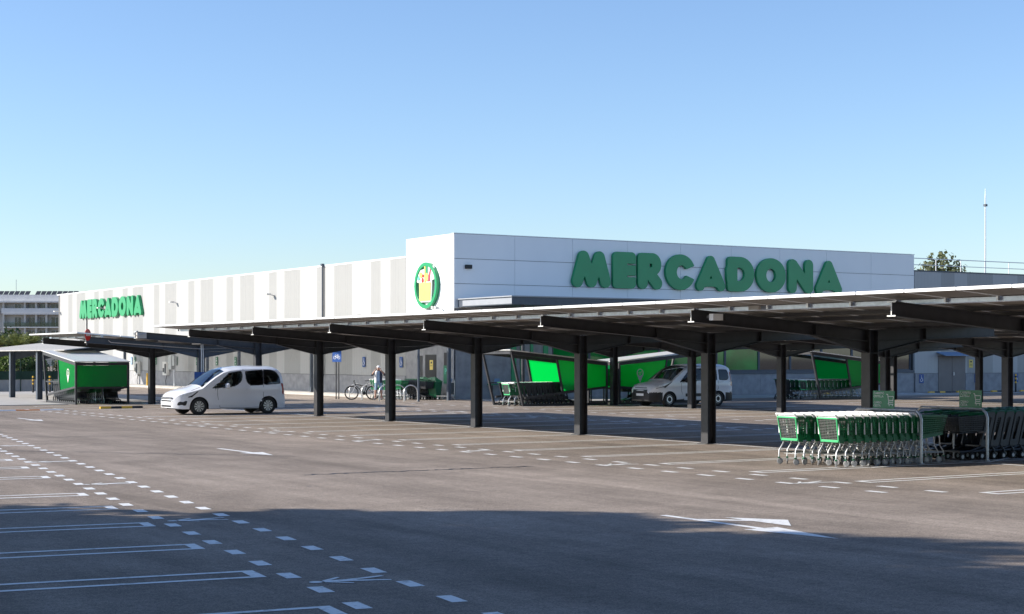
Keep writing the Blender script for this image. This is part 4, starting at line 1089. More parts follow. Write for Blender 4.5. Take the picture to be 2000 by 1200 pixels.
v1 = thing('passenger_van', 'white passenger van with alloy wheels and a driver inside, nosing out of the carport', 'van', (21.13, 57.5, 0))
make_van(v1, dict(L=4.38, W=1.81, axles=(.93,3.66), arch=.37, rw=.315, nose=.36, rimtype='spoke',
  top=[(0,.60),(.03,.70),(.09,.79),(.2,.86),(.45,.94),(.8,1.02),(1.05,1.09),(1.3,1.29),(1.6,1.50),(1.9,1.665),(2.15,1.735),(2.6,1.785),(3.2,1.80),(3.7,1.79),(4.0,1.765),(4.14,1.72),(4.23,1.6),(4.30,1.3),(4.345,1.0),(4.36,.8),(4.38,.5)],
  ws=(1.06,1.94),
  windows=[dict(poly=[(1.42,0.975),(2.13,1.545),(2.60,1.615),(2.655,1.46),(2.60,1.24),(2.42,1.08),(2.07,1.0)], clear=True, r=.06),
           dict(poly=[(2.74,1.60),(3.47,1.655),(3.47,1.08),(2.92,1.07),(2.79,1.19)], r=.08),
           dict(poly=[(3.475,1.655),(3.82,1.645),(4.01,1.56),(4.13,1.38),(4.17,1.12),(3.475,1.085)], r=.08)],
  seams=[[(1.63,.98),(1.64,.7),(1.74,.26),(2.66,.24)],[(2.68,1.68),(2.68,.24)],[(3.46,1.1),(3.46,.5),(3.32,.26),(2.68,.24)],[(.95,1.02),(.62,.90)],[(1.55,.9),(1.6,1.02)]],
  handles=[(2.52,.92),(2.88,.94)], mould=[(1.85,2.64,.50,.06,'car_white'),(2.72,3.4,.50,.06,'car_white')], mirror=(1.98,1.06), mirror_mat='car_white',
  headlight=[(.20,.66),(.62,.68),(.86,.85),(.58,.835),(.30,.77)], lightrim=[(.50,.645),(.64,.655),(.90,.865),(.84,.865),(.60,.69),(.50,.675)], taillight=[(4.18,1.15),(4.28,1.13),(4.33,.85),(4.30,.70),(4.24,.76)],
  fog=[(.13,.36),(.42,.35),(.47,.53),(.17,.49)],
  front=[(-.60,.60,.575,.66,'black','grille',.006),(-.60,.60,.49,.545,'black','grille',.006),(-.5,.5,.605,.625,'rim','badge_bar',.014),(-.26,.26,.38,.47,'white','number_plate',.014),(-.5,.5,.29,.36,'black','air_intake',.006)]))
v2 = thing('panel_van', 'white van with black bumpers and steel wheels parked under the second carport', 'van', (41.75, 56.1, 0))
make_van(v2, dict(L=4.42, W=1.83, axles=(.90,3.56), arch=.37, rw=.32, nose=.34, rimtype='steel',
  top=[(0,.66),(.03,.80),(.1,.90),(.25,.97),(.55,1.05),(.9,1.13),(1.05,1.20),(1.3,1.39),(1.6,1.60),(1.85,1.74),(2.1,1.80),(2.6,1.835),(3.4,1.84),(4.0,1.83),(4.2,1.79),(4.28,1.68),(4.35,1.3),(4.39,1.0),(4.42,.5)],
  ws=(1.02,1.86),
  windows=[dict(poly=[(1.45,1.06),(1.95,1.54),(2.2,1.62),(2.66,1.62),(2.66,1.12),(2.1,1.08)], clear=True, r=.05),
           dict(poly=[(2.80,1.61),(3.5,1.61),(3.5,1.12),(2.80,1.12)], r=.08),
           dict(poly=[(3.6,1.60),(4.06,1.58),(4.14,1.45),(4.14,1.2),(4.02,1.12),(3.6,1.12)], r=.08)],
  seams=[[(1.52,1.02),(1.52,.7),(1.68,.28),(2.72,.26)],[(2.74,1.7),(2.74,.26)],[(3.55,1.1),(3.54,.75),(3.2,.5),(3.14,.28),(2.74,.26)],[(3.62,1.04),(4.2,1.06)]],
  handles=[(2.58,1.0),(2.9,1.0)], mould=[(1.75,2.70,.50,.13,'black'),(2.78,3.12,.50,.13,'black')], mirror=(1.72,1.14), mirror_mat='black',
  headlight=[(.24,.80),(.62,.83),(.98,1.04),(.66,1.0),(.34,.92)], lightrim=[(.22,.78),(.64,.81),(1.02,1.055),(.97,1.055),(.60,.84),(.24,.81)], taillight=[(4.2,1.5),(4.27,1.45),(4.36,1.0),(4.34,.85),(4.27,.9)],
  lower=lambda x: .62 if x < .52 else (.60 if x > 3.96 else .30),
  front=[(-.5,.5,.585,.74,'black','grille',.006),(-.42,.42,.79,.825,'black','bonnet_grille',.008),(-.26,.26,.47,.57,'white','number_plate',.014)]))

# ---------------------------------------------------------------- people
def skin_body(bones, radii, root, lv=2):
    me = bpy.data.meshes.new('body'); names = list(radii); idx = {n: i for i, n in enumerate(names)}
    me.from_pydata([radii[n][0] for n in names], [(idx[a], idx[b_]) for a, b_ in bones], [])
    ob = bpy.data.objects.new('body', me); col.objects.link(ob)
    md = ob.modifiers.new('skin', 'SKIN'); md.use_smooth_shade = True
    for n in names:
        sv = me.skin_vertices[0].data[idx[n]]; r = radii[n][1]; sv.radius = r if isinstance(r, tuple) else (r, r); sv.use_root = n == root
    sd = ob.modifiers.new('sub', 'SUBSURF'); sd.levels = lv; sd.render_levels = lv
    out = mesh_of(ob); bpy.data.objects.remove(ob); return out
def paint_body(me, mats, rule):
    me.materials.clear()
    for m_ in mats: me.materials.append(m_)
    for p_ in me.polygons: p_.material_index = rule(p_.center); p_.use_smooth = True
def head_parts(par, c, skin_m, hair_m, f=-1):
    """nose, ears, eyes, mouth and hair on a head of half-height .115 at c, looking along local f*y"""
    m_ = MB(); m_.lathe([(0,-.012),(.014,-.01),(.018,.01),(0,.03)], (c[0],c[1]+f*.095,c[2]-.005), 'z', 6); par_n = m_.build('nose', skin_m, par, smooth=True)
    for s in (-1,1):
        m_ = MB(); m_.lathe([(0,-.01),(.022,-.008),(.026,.008),(0,.012)], (c[0]+s*.078,c[1],c[2]), 'x', 8); m_.build('ear', skin_m, par, smooth=True)
        m_ = MB(); m_.lathe([(0,-.004),(.011,0),(0,.004)], (c[0]+s*.032,c[1]+f*.088,c[2]+.02), 'y', 8); m_.build('eye', M['black'], par)
    m_ = MB(); m_.box((c[0]-.025,c[1]+f*.092-.004,c[2]-.055),(c[0]+.025,c[1]+f*.092+.004,c[2]-.046)); m_.build('mouth', M['rose'], par)
    m_ = MB(); pr = [(0.0,.125),(.045,.118),(.075,.095),(.09,.055),(.092,.02),(.085,-.02)]
    m_.lathe(pr, (c[0],c[1]-f*.014,c[2]), 'z', 14); m_.build('hair', hair_m, par, smooth=True)
J = {'pelvis':((0,0,.93),(.155,.115)),'belly':((0,0,1.08),(.15,.11)),'chest':((0,0,1.28),(.165,.115)),'neck':((0,0,1.44),(.062,.062)),'chin':((0,-.025,1.52),(.068,.075)),'head':((0,-.012,1.60),(.080,.095)),'crown':((0,0,1.665),(.055,.065)),
 'shL':((.18,0,1.385),.072),'elL':((.33,-.12,1.24),.050),'wrL':((.17,-.27,1.44),.034),'haL':((.12,-.29,1.50),(.036,.022)),
 'shR':((-.18,0,1.385),.072),'elR':((-.33,-.14,1.22),.050),'wrR':((-.15,-.26,1.46),.034),'haR':((-.10,-.27,1.53),(.036,.022)),
 'hipL':((.10,0,.86),.105),'knL':((.135,-.02,.48),.062),'anL':((.15,.01,.09),.043),'toL':((.17,-.17,.045),.040),
 'hipR':((-.10,0,.86),.105),'knR':((-.13,-.02,.48),.062),'anR':((-.16,.01,.09),.043),'toR':((-.19,-.17,.045),.040)}
E_ = [('pelvis','belly'),('belly','chest'),('chest','neck'),('neck','chin'),('chin','head'),('head','crown'),('chest','shL'),('shL','elL'),('elL','wrL'),('wrL','haL'),('chest','shR'),('shR','elR'),('elR','wrR'),('wrR','haR'),
  ('pelvis','hipL'),('hipL','knL'),('knL','anL'),('anL','toL'),('pelvis','hipR'),('hipR','knR'),('knR','anR'),('anR','toR')]
pe = thing('person', 'person in pale shorts and open navy and white jacket standing beside the bicycle, hands raised', 'person', (37.1, 71.35, 0), R(-32))
pm_ = skin_body(E_, J, 'pelvis')
def rule(c):
    if c.z < .10: return 3
    if c.z < .50: return 0
    if c.z < .97: return 2
    if c.z > 1.45 or (c.y < -.2): return 0
    if abs(c.x) > .20: return 4
    return 1
paint_body(pm_, [M['skin'],M['shirt'],M['shorts'],M['shoe'],M['jacket']], rule)
bd = link('body', pm_, pe)
head_parts(bd, (0,-.012,1.585), M['skin'], M['white_cloth'])
for s in (-1,1):
    fm_ = MB(); bx0 = .12 if s > 0 else -.10; bz = 1.52 if s > 0 else 1.55
    for i in range(4): fm_.tube([(bx0+s*(.022-.015*i),-.285,bz),(bx0+s*(.018-.016*i)-s*.01,-.292,bz+.045),(bx0+s*(.012-.016*i)-s*.03,-.27,bz+.07+.006*(i in (1,2)))], [.009,.0085,.007], 6)
    fm_.tube([(bx0-s*.03,-.27,bz-.02),(bx0-s*.06,-.265,bz+.005),(bx0-s*.07,-.25,bz+.02)], [.01,.009,.008], 6)
    fm_.build('fingers', M['skin'], bd, smooth=True)
    jk = MB()                                                   # open jacket front, one half on each side
    ring = [(.05*0+.075,-.135),(.13,-.128),(.175,-.07),(.19,0.0),(.17,.07),(.10,.125),(0,.135)]
    vs = []
    for zz, f in ((.86,1.06),(.98,1.04),(1.12,1.0),(1.28,1.02),(1.40,.92),(1.455,.55)): vs += [(s*x*f, y*f, zz) for x, y in ring]
    k = len(ring); jk.add(vs, [(i*k+j,i*k+j+1,(i+1)*k+j+1,(i+1)*k+j) for i in range(5) for j in range(k-1)])
    jk.build('jacket', M['jacket' if s > 0 else 'white_cloth'], pe, smooth=True)  # white half paints in the sun on that side of the jacket
ph = MB(); ph.cbox((.01,-.30,1.56),(.15,.012,.075)); 
# seated driver
dv = thing('person', 'driver in a white shirt sitting at the wheel of the white passenger van', 'person', (21.13+2.22, 57.5-.38, 0.0))
JD = {'pelvis':((.08,0,.90),(.15,.12)),'belly':((.10,0,1.05),(.14,.115)),'chest':((.12,0,1.22),(.16,.11)),'neck':((.12,0,1.37),.055),'chin':((.09,0,1.44),.068),'head':((.10,0,1.51),(.08,.09)),'crown':((.11,0,1.57),.05),
 'shL':((.10,.17,1.30),.065),'elL':((-.10,.24,1.12),.05),'wrL':((-.32,.13,1.13),.034),'haL':((-.39,.11,1.16),.032),
 'shR':((.10,-.17,1.30),.065),'elR':((-.10,-.24,1.12),.05),'wrR':((-.32,-.13,1.13),.034),'haR':((-.39,-.11,1.16),.032),
 'knL':((-.38,.13,.86),.075),'anL':((-.50,.13,.50),.05),'knR':((-.38,-.13,.86),.075),'anR':((-.50,-.13,.50),.05)}
ED = [('pelvis','belly'),('belly','chest'),('chest','neck'),('neck','chin'),('chin','head'),('head','crown'),('chest','shL'),('shL','elL'),('elL','wrL'),('wrL','haL'),('chest','shR'),('shR','elR'),('elR','wrR'),('wrR','haR'),('pelvis','knL'),('knL','anL'),('pelvis','knR'),('knR','anR')]
dm = skin_body(ED, JD, 'pelvis', 1)
paint_body(dm, [M['skin'],M['white_cloth'],M['jacket']], lambda c: 0 if (c.z > 1.36 or c.x < -.2 and c.z > 1.0) else (1 if c.z > .98 else 2))
db = link('body', dm, dv)
hm = MB(); hm.lathe([(0,.11),(.05,.10),(.085,.06),(.09,0),(.08,-.05)], (.12,0,1.50), 'z', 12); hm.build('hair', M['dark_hair'], db, smooth=True)
fb = MB()
for s in (-1,1):
    for i in range(4): fb.tube([(-.40,s*.11,1.15+.02*i-.03),(-.43,s*.10,1.16+.02*i-.03),(-.43,s*.08,1.16+.02*i-.03)], .009, 5)
fb.build('fingers', M['skin'], db)

# ---------------------------------------------------------------- bicycle and stands
bk = thing('bicycle', 'dark mountain bike leaning at the first hoop stand, next to the blue cycle sign', 'bicycle', (36.45, 73.0, 0), math.atan2(-.5,.95))
def bwheel(x):
    r = .345; w_ = link('wheel', None, bk, (x,0,r)); n = 30
    m_ = MB(); pts = [(r*.965*math.cos(2*math.pi*i/n),0,r*.965*math.sin(2*math.pi*i/n)) for i in range(n+1)]; m_.tube(pts,.026,6,False); m_.build('tyre', M['rubber'], w_, smooth=True)
    m_ = MB(); pts = [(r*.88*math.cos(2*math.pi*i/n),0,r*.88*math.sin(2*math.pi*i/n)) for i in range(n+1)]; m_.tube(pts,.011,5,False); m_.build('rim', M['black'], w_)
    m_ = MB()
    for i in range(16): a_ = 2*math.pi*i/16; m_.bar((0,(-1)**i*.02,0),(r*.88*math.cos(a_),0,r*.88*math.sin(a_)),.0035)
    m_.tube([(0,-.05,0),(0,.05,0)],.02,8); m_.build('spokes', M['chrome'], w_)
    m_ = MB(); m_.cbox((-.18,0,.10),(.05,.012,.03)); m_.build('reflector', M['orange'], w_)
bwheel(0.0); bwheel(1.06)
f_ = MB(); hd, bb, st_, rx = Vector((.17,0,.80)), Vector((.62,0,.32)), Vector((.78,0,.78)), Vector((1.06,0,.345))
f_.tube([hd+Vector((.015,0,-.08)),bb],.022,8); f_.tube([hd+Vector((.005,0,-.02)),Vector((.74,0,.66))],.019,8); f_.tube([bb,Vector((.80,0,.84))],.018,8)
for s in (-1,1): f_.tube([bb+Vector((0,.03*s,0)),rx+Vector((0,.06*s,0))],.011,6); f_.tube([Vector((.74,.02*s,.66)),rx+Vector((0,.06*s,0))],.010,6)
f_.tube([(.155,0,.86),(.20,0,.68)],.022,8); f_.build('frame', M['black'], bk, smooth=True)
f_ = MB()
for s in (-1,1): f_.tube([(.19,.055*s,.68),(.05,.06*s,.38),(0,.06*s,.345)],.016,6)
f_.tube([(.19,-.06,.69),(.19,.06,.69)],.018,6); f_.build('fork', M['chrome'], bk, smooth=True)
f_ = MB(); f_.tube([(.155,0,.88),(.10,0,.93)],.018,6); f_.tube([(.14,-.33,.95),(.10,-.1,.94),(.10,.1,.94),(.14,.33,.95)],.014,6); f_.build('handlebar', M['black'], bk, smooth=True)
f_ = MB(); f_.tube([(.80,0,.84),(.82,0,.93)],.013,6); f_.build('seat_post', M['chrome'], bk)
f_ = MB(); f_.add([(.66,-.02,.95),(.66,.02,.95),(.80,.05,.955),(.80,-.05,.955),(.96,.08,.97),(.96,-.08,.97),(.68,0,.92),(.94,0,.93)],[(0,1,2,3),(3,2,4,5),(0,3,6),(1,6,2),(3,5,7,6),(2,6,7,4),(5,4,7),(0,6,1)]); f_.build('saddle', M['black'], bk)
f_ = MB(); f_.lathe([(0,-.01),(.085,-.01),(.085,.01),(0,.01)],(.62,-.05,.32),'y',16); f_.bar((.62,-.07,.32),(.74,-.07,.22),.02); f_.bar((.62,.07,.32),(.50,.07,.42),.02); f_.cbox((.75,-.11,.22),(.09,.08,.02)); f_.cbox((.49,.11,.42),(.09,.08,.02)); f_.build('crankset', M['black'], bk)
hoop = MB(); r = .375; hoop.tube([(-r,0,0),(-r,0,.42)]+[(-r*math.cos(math.pi*i/10),0,.42+r*math.sin(math.pi*i/10)*.95) for i in range(1,10)]+[(r,0,.42),(r,0,0)], .028, 8)
hme = hoop.mesh('cycle_stand', M['chrome'], True)
for i, (x, y) in enumerate(((37.35,68.5),(37.2,69.5),(37.05,70.45),(36.95,72.15),(36.85,73.3))):
    o = link('cycle_stand', hme, None, (x,y,0)); tag(o, 'shiny metal hoop bicycle stand in the row by the side wall', 'bike stand', 'hoop bicycle stands')

# ---------------------------------------------------------------- signs, bins, chargers, stops
def wheelchair(par, y, z, s, face='x', mat='white'):
    m_ = MB(); T_ = (lambda a,b_: (-.012, y-a*s, z+b_*s)) if face == 'x' else (lambda a,b_: (y+a*s, -.012, z+b_*s)); up = (1,0,0) if face == 'x' else (0,1,0)
    def ln(p_,q_,w=.09): m_.bar(T_(*p_),T_(*q_),w*s,.004,up)
    ring = [(-.02+.26*math.cos(t_),-.18+.26*math.sin(t_)) for t_ in [math.pi*.75+i*math.pi*1.35/9 for i in range(10)]]
    for p_, q_ in zip(ring, ring[1:]): ln(p_,q_,.07)
    ln((-.02,.38),(-.02,.05)); ln((-.02,.05),(.2,.05)); ln((.2,.05),(.32,-.25)); ln((-.02,.2),(.16,.2),.06)
    for t_ in range(3): ln((-.07,.46+.045*t_),(.03,.46+.045*t_),.05)
    return m_.build('wheelchair_symbol', M[mat], par)
def wall_sign(label, y, z, mat, sym, w=.34, h=.56, grp=None):
    t = thing('wall_sign', label, 'sign', (CX-.075, y, z), 0, grp)
    MB().box((-.01,-w/2,-h/2),(.0,w/2,h/2)).build('plate', M[mat], t)
    if sym: wheelchair(t, 0, -.02, .36)
    else:
        m_ = MB()
        for p_, q_ in (((-.08,.0),(.08,.0)),((-.08,.0),(-.05,.07)),((-.05,.07),(.05,.07)),((.05,.07),(.08,.0)),((-.08,.0),(-.08,-.06)),((.08,.0),(.08,-.06)),((0,.12),(.03,.2)),((.03,.2),(-.03,.17)),((-.03,.17),(0,.24))):
            m_.bar((-.012,p_[0],p_[1]),(-.012,q_[0],q_[1]),.022,.004,(1,0,0))
        for zz in (-.14,-.19): m_.box((-.013,-.09,zz-.012),(-.0105,.09,zz+.012))
        m_.build('charging_symbol', M['white'], t)
    return t
wall_sign('blue wheelchair parking sign on the pale side wall, left of the person', 80.05, 1.86, 'blue', True)
wall_sign('blue wheelchair parking sign on the side wall next to the concrete panel', 75.75, 1.86, 'blue', True)
for i, y in enumerate((117.5,113.0,108.8,104.9,101.4,98.2)):
    wall_sign('green electric charging sign on the side wall', y, 1.86, 'ev_green', False, grp='green charging signs along the side wall')
wall_sign('blue sign beside the last green charging sign on the side wall', 118.2, 1.86, 'pale_blue', True)
for i, x in enumerate((73.4, 78.2, 81.8)):
    t = thing('wall_sign', ('blue wheelchair sign on the concrete plinth left of the brown double door','blue wheelchair sign on the plinth right of the brown double door','blue wheelchair sign on the plinth behind the striped bollards')[i], 'sign', (x, CY-.085, .82))
    MB().box((-.19,-.01,-.27),(.19,0,.27)).build('plate', M['blue'], t); wheelchair(t, 0, -.02, .36, 'y')
def simple_sign(label, loc, d, mat, marks, mmat='black'):
    t = thing('notice', label, 'sign', loc); MB().box((-d[0]/2,-d[1]/2,-d[2]/2),(d[0]/2,d[1]/2,d[2]/2)).build('plate', M[mat], t)
    m_ = MB()
    for a_ in marks: m_.box(*a_)
    m_.build('print', M[mmat], t)
simple_sign('yellow security notice on the wall beside the brown double door', (77.75,CY-.04,1.72), (.34,.012,.5), 'pale_yellow', [((-.07,-.01,.08),(.07,-.0065,.17)),((-.12,-.01,-.05),(.12,-.0065,-.03)),((-.12,-.01,-.11),(.12,-.0065,-.09))])
simple_sign('yellow security notice on the grey concrete side wall', (CX-.04,72.55,1.72), (.012,.34,.5), 'pale_yellow', [((-.01,-.07,.08),(-.0065,.07,.17)),((-.01,-.12,-.05),(-.0065,.12,-.03))])
pt = thing('parking_sign', 'tall dark green sign with a pale letter P on the concrete wall', 'sign', (CX-.05,71.05,1.25))
MB().box((-.012,-.22,-.45),(0,.22,.45)).build('plate', M['board_green'], pt)
tm = text_mesh('P', .42, .002, 'CENTER', 1, .01); tm.materials.append(M['mint']); o = link('lettering', tm, pt, (-.015,0,.02)); o.rotation_euler = (R(90),0,R(-90))
cs = thing('cycle_sign', 'blue square bicycle parking sign on twin dark posts', 'sign', (36.3,74.3,0), R(-60))
for s in (-.07,.09): MB().tube([(s,0,0),(s,0,2.3)],.03,8).build('post', M['steel'], cs)
MB().box((-.27,-.05,1.88),(.27,-.035,2.45)).build('plate', M['blue'], cs)
m_ = MB()
def rg(cx_,cz_,r_):
    for i in range(12): a_, b__ = 2*math.pi*i/12, 2*math.pi*(i+1)/12; m_.bar((cx_+r_*math.cos(a_),-.053,cz_+r_*math.sin(a_)),(cx_+r_*math.cos(b__),-.053,cz_+r_*math.sin(b__)),.016,.004,(0,1,0))
rg(-.12,2.1,.075); rg(.12,2.1,.075)
for p_, q_ in (((-.12,2.1),(-.06,2.2)),((-.06,2.2),(.06,2.2)),((.06,2.2),(.0,2.1)),((.0,2.1),(-.07,2.19)),((0,2.1),(.12,2.1)),((.12,2.1),(.06,2.24)),((-.08,2.25),(-.04,2.25)),((.03,2.25),(.09,2.25))): m_.bar((p_[0],-.053,p_[1]),(q_[0],-.053,q_[1]),.016,.004,(0,1,0))
m_.build('bicycle_symbol', M['white'], cs)
tag(MB().tube([(37.5,68.0,0),(37.5,68.0,3.6)],.055,10).build('lamp_post', M['steel_blue']), 'slim dark post standing in front of the last hoop bicycle stand', 'post')  # plain slim post, no lamp on it
# wheeled bins
def wbin(x, y, rz, label, lid=True, mat='cart_green'):
    t = thing('wheeled_bin', label, 'bin', (x,y,0), rz, None)
    m_ = MB(); m_.add([(-.3,-.32,.14),(.3,-.32,.14),(.3,.32,.14),(-.3,.32,.14),(-.4,-.42,1.05),(.4,-.42,1.05),(.4,.42,1.05),(-.4,.42,1.05)],[(0,3,2,1),(0,1,5,4),(1,2,6,5),(2,3,7,6),(3,0,4,7),(4,5,6,7)])
    m_.box((-.43,-.45,1.051),(.43,.45,1.10)); m_.build('body', M[mat], t)
    m_ = MB(); m_.add([(-.43,-.45,1.105),(.43,-.45,1.105),(.43,.5,1.32),(-.43,.5,1.32),(0,0,1.40)],[(0,1,4),(1,2,4),(2,3,4),(3,0,4)]); m_.build('lid', M[mat], t); t.scale = (.62,.62,.82)
    for xx in (-.24,.24):
        for yy in (-.24,.24): m_ = MB(); m_.lathe([(0,-.02),(.08,-.02),(.08,.02),(0,.02)],(xx,yy,.082),'y',12); m_.build('wheel', M['rubber'], t)
wbin(39.95,70.75,R(20),'green wheeled bin with raised lid under the letter P sign')
wbin(40.0,71.9,R(-10),'green wheeled bin between the charcoal trolleys and the letter P sign')
fc = thing('flatbed_trolley', 'tall wire flatbed trolley with a blue tag at the store corner', 'trolley', (40.3,69.7,0), R(30))
m_ = MB(); m_.tube([(-.3,0,.2),(-.3,0,1.0),(.3,0,1.0),(.3,0,.2)],.016,6); m_.tube([(-.3,0,.22),(.3,0,.22)],.014,6); m_.box((-.3,-.02,.19),(.3,.7,.21)); m_.build('frame', M['chrome'], fc)
MB().box((-.24,-.008,.3),(.24,.008,.85)).build('mesh_panel', M['dark_plastic'], fc); MB().box((-.26,-.03,.9),(-.02,-.018,1.08)).build('tag_plate', M['pale_blue'], fc)
for xx in (-.26,.26):
    for yy in (0.0,.62): m_ = MB(); m_.lathe([(0,-.015),(.06,-.015),(.06,.015),(0,.015)],(xx,yy,.07),'y',10); m_.tube([(xx,yy,.07),(xx,yy,.19)],.01,5); m_.build('wheel', M['tube_grey'], fc)
# chargers and cabinet along the side wall
def charger(y, label):
    t = thing('charging_point', label, 'charger', (CX-.08,y,.85)); MB().box((-.22,-.4,0),(-.0,.4,.95)).build('cabinet', M['offwhite'], t)
    MB().box((-.235,-.32,.12),(-.221,-.04,.8)).build('screen', M['black'], t); MB().box((-.235,.06,.2),(-.221,.32,.5)).build('socket_panel', M['steel'], t); MB().tube([(-.12,-.2,0),(-.2,-.2,-.4),(-.12,-.1,-.8)],.02,6).build('cable', M['black'], t)
charger(110.6, 'white wall charging point left of the grey electrical cabinet'); charger(116.6, 'white wall charging point under the last green charging sign')
t = thing('electrical_cabinet', 'grey electrical cabinet on a pole by the side wall', 'cabinet', (39.9,107.0,0.13)); MB().tube([(0,0,0),(0,0,3.2)],.06,8).build('pole', M['galv'], t); MB().box((-.3,-.2,1.15),(-.07,.45,2.2)).build('cabinet', M['tube_grey'], t); MB().box((-.28,-.65,1.4),(-.05,-.25,2.1)).build('meter_box', M['tube_grey'], t)
def bollard(x, y, h, label, grp, stripes=True, mat='yellow'):
    t = thing('bollard', label, 'bollard', (x,y,0), 0, grp); n = 7
    MB().lathe([(.055,0),(.055,h*(.5 if stripes else .98)),(.04,h*(.5 if stripes else 1.0))],(0,0,0),'z',12).build('post', M['black' if stripes else mat], t)
    if stripes:
        for i in range(5): MB().lathe([(.057,h*(.501+.1*i)),(.057,h*(.60+.1*i))],(0,0,0),'z',12).build('band', M['yellow' if i % 2 == 0 else 'black'], t)
bollard(39.2,110.5,1.0,'plain yellow bollard in front of the wall charging points',None,False)
for x, y in ((27.4,97.0),(28.4,97.0)): bollard(x,y,1.0,'black and yellow striped bollard in front of the hedge fence','striped bollards by the hedge fence')
for x, y in ((78.6,67.5),(80.9,67.5)): bollard(x,y,1.1,'black and yellow striped bollard near the brown double door','striped bollards near the double door')
def wheel_stop(x, y, rz, label, grp=None):
    t = thing('wheel_stop', label, 'wheel stop', (x,y,0), rz, grp)
    for i in range(4):
        m_ = MB(); m_.prism([(-.075,0),(.075,0),(.055,.09),(-.055,.09)], -.9+.45*i+.002, -.9+.45*(i+1)-.002, 'x'); m_.build('block', M['yellow' if i % 2 == 0 else 'black'], t)
wheel_stop(22.2,65.7,0,'yellow and black rubber wheel stop in front of the pale-roofed trolley shelter')
for x in (73.2, 75.6, 78.6, 81.2): wheel_stop(x,68.6,0,'yellow and black wheel stop along the end wall plinth','wheel stops along the end wall')
wheel_stop(64.5,69.2,0,'white, yellow and black wheel stop below the shop window')
sb = thing('speed_bump', 'low orange and white striped strip across the lane before the pale-roofed shelter', 'speed bump', (12.0,65.1,0))
for i in range(8):
    m_ = MB(); m_.prism([(-.12,0),(.12,0),(.08,.035),(-.08,.035)], i*.95, i*.95+.94, 'x'); m_.build('block', M['orange' if i % 2 == 0 else 'white'], sb)
t = thing('information_board', 'plain blue board at the foot of the slate blue carport column', 'board', (25.3,64.4,0)); MB().box((-.42,-.02,.95),(.42,.0,1.5)).build('panel', M['blue'], t); MB().box((-.03,-.0,0),(.03,.04,1.4)).build('post', M['steel'], t)
t = thing('standing_box', 'small table with a pale card against the shaded concrete entrance wall', 'table', (43.0,69.9,0)); MB().box((-.4,-.25,.72),(.4,.2,.78)).build('top', M['board_green'], t); MB().box((-.15,-.1,.782),(.15,-.08,1.05)).build('card', M['pale_blue'], t)
for xx in (-.33,.33): MB().box((xx-.02,-.2,0),(xx+.02,-.16,.718)).build('leg', M['black'], t)
# ---------------------------------------------------------------- hotel behind the store
fwd = Vector((math.sin(R(32.16)), math.cos(R(32.16)))); rgt = Vector((fwd.y, -fwd.x))
hp = fwd*380 + rgt*(-113.5)
ho = thing('hotel', 'pale cream hotel block with balconies and solar panels on its flat roof', 'building', (hp.x, hp.y, 0), R(-32.16))
MB().box((-40,0.8,0),(24,14,15.0)).build('wall', M['render'], ho)
MB().box((-40,-1.2,14.85),(24,14,15.25)).build('eave_slab', M['hotel_white'], ho)
MB().box((-40,0.2,15.26),(24,14,16.7)).build('parapet', M['hotel_white'], ho)
for zf in (12.3, 9.2, 6.1, 3.0):
    MB().box((-4.9,-1.0,zf-.25),(13,0.79,zf)).build('balcony_slab', M['hotel_white'], ho)
    MB().box((-40,-1.0,zf-.25),(-6.6,0.79,zf)).build('balcony_slab', M['hotel_white'], ho)
MB().box((-5.3,-1.05,12.31),(13,-.9,13.5)).build('balcony_parapet', M['hotel_white'], ho)
MB().box((-40,-1.05,12.31),(-6.6,-.9,13.5)).build('balcony_parapet', M['hotel_white'], ho)
for zf in (9.2, 6.1, 3.0):
    MB().box((-4.8,-.95,zf+.01),(12.9,-.9,zf+1.0)).build('balcony_glass', M['glass'], ho)
for x in (-5.0, 0.0, 2.6, 5.0, 8.6, 12.4):
    MB().box((x-.22,-.6,3.0),(x+.22,.79,14.84)).build('pier', M['render'], ho)
wins = [(-2.0,1.5),(1.3,1.7),(3.9,1.6),(6.8,2.0),(10.4,1.6)] + [(-8.5-3.4*k,1.7) for k in range(9)]
for zf in (12.3, 9.2, 6.1, 3.0):
    for x, w_ in wins:
        f_ = MB(); f_.box((x-w_/2-.1,.70,zf+.02),(x-w_/2,.79,zf+2.35)); f_.box((x+w_/2,.70,zf+.02),(x+w_/2+.1,.79,zf+2.35)); f_.box((x-w_/2,.70,zf+2.25),(x+w_/2,.79,zf+2.35)); f_.box((x-.04,.70,zf+.02),(x+.04,.79,zf+2.25))
        wd = f_.build('window', M['hotel_white'], ho); MB().box((x-w_/2,.75,zf+.02),(x+w_/2,.78,zf+2.25)).build('pane', M['hotel_glass'], wd)
pnl = MB(); pnl.add([(0,0,0),(1.1,0,0),(1.1,1.5,.9),(0,1.5,.9),(0,0,.05),(1.1,0,.05),(1.1,1.5,.95),(0,1.5,.95)],[(0,3,2,1),(4,5,6,7),(0,1,5,4),(1,2,6,5),(2,3,7,6),(3,0,4,7)]); pme = pnl.mesh('solar_panel', M['steel'])
for k in range(26):
    if k % 9 != 8: link('solar_panel', pme, ho, (-9.5+1.25*k, 1.6, 16.72))
MB().tube([(-4,6,16.6),(-4,6,20.5)],.06,5).build('aerial', M['tube_grey'], ho)
MB().box((-6.55,3,0),(-5.05,3.2,14.8)).build('stair_recess', M['joint'], ho)

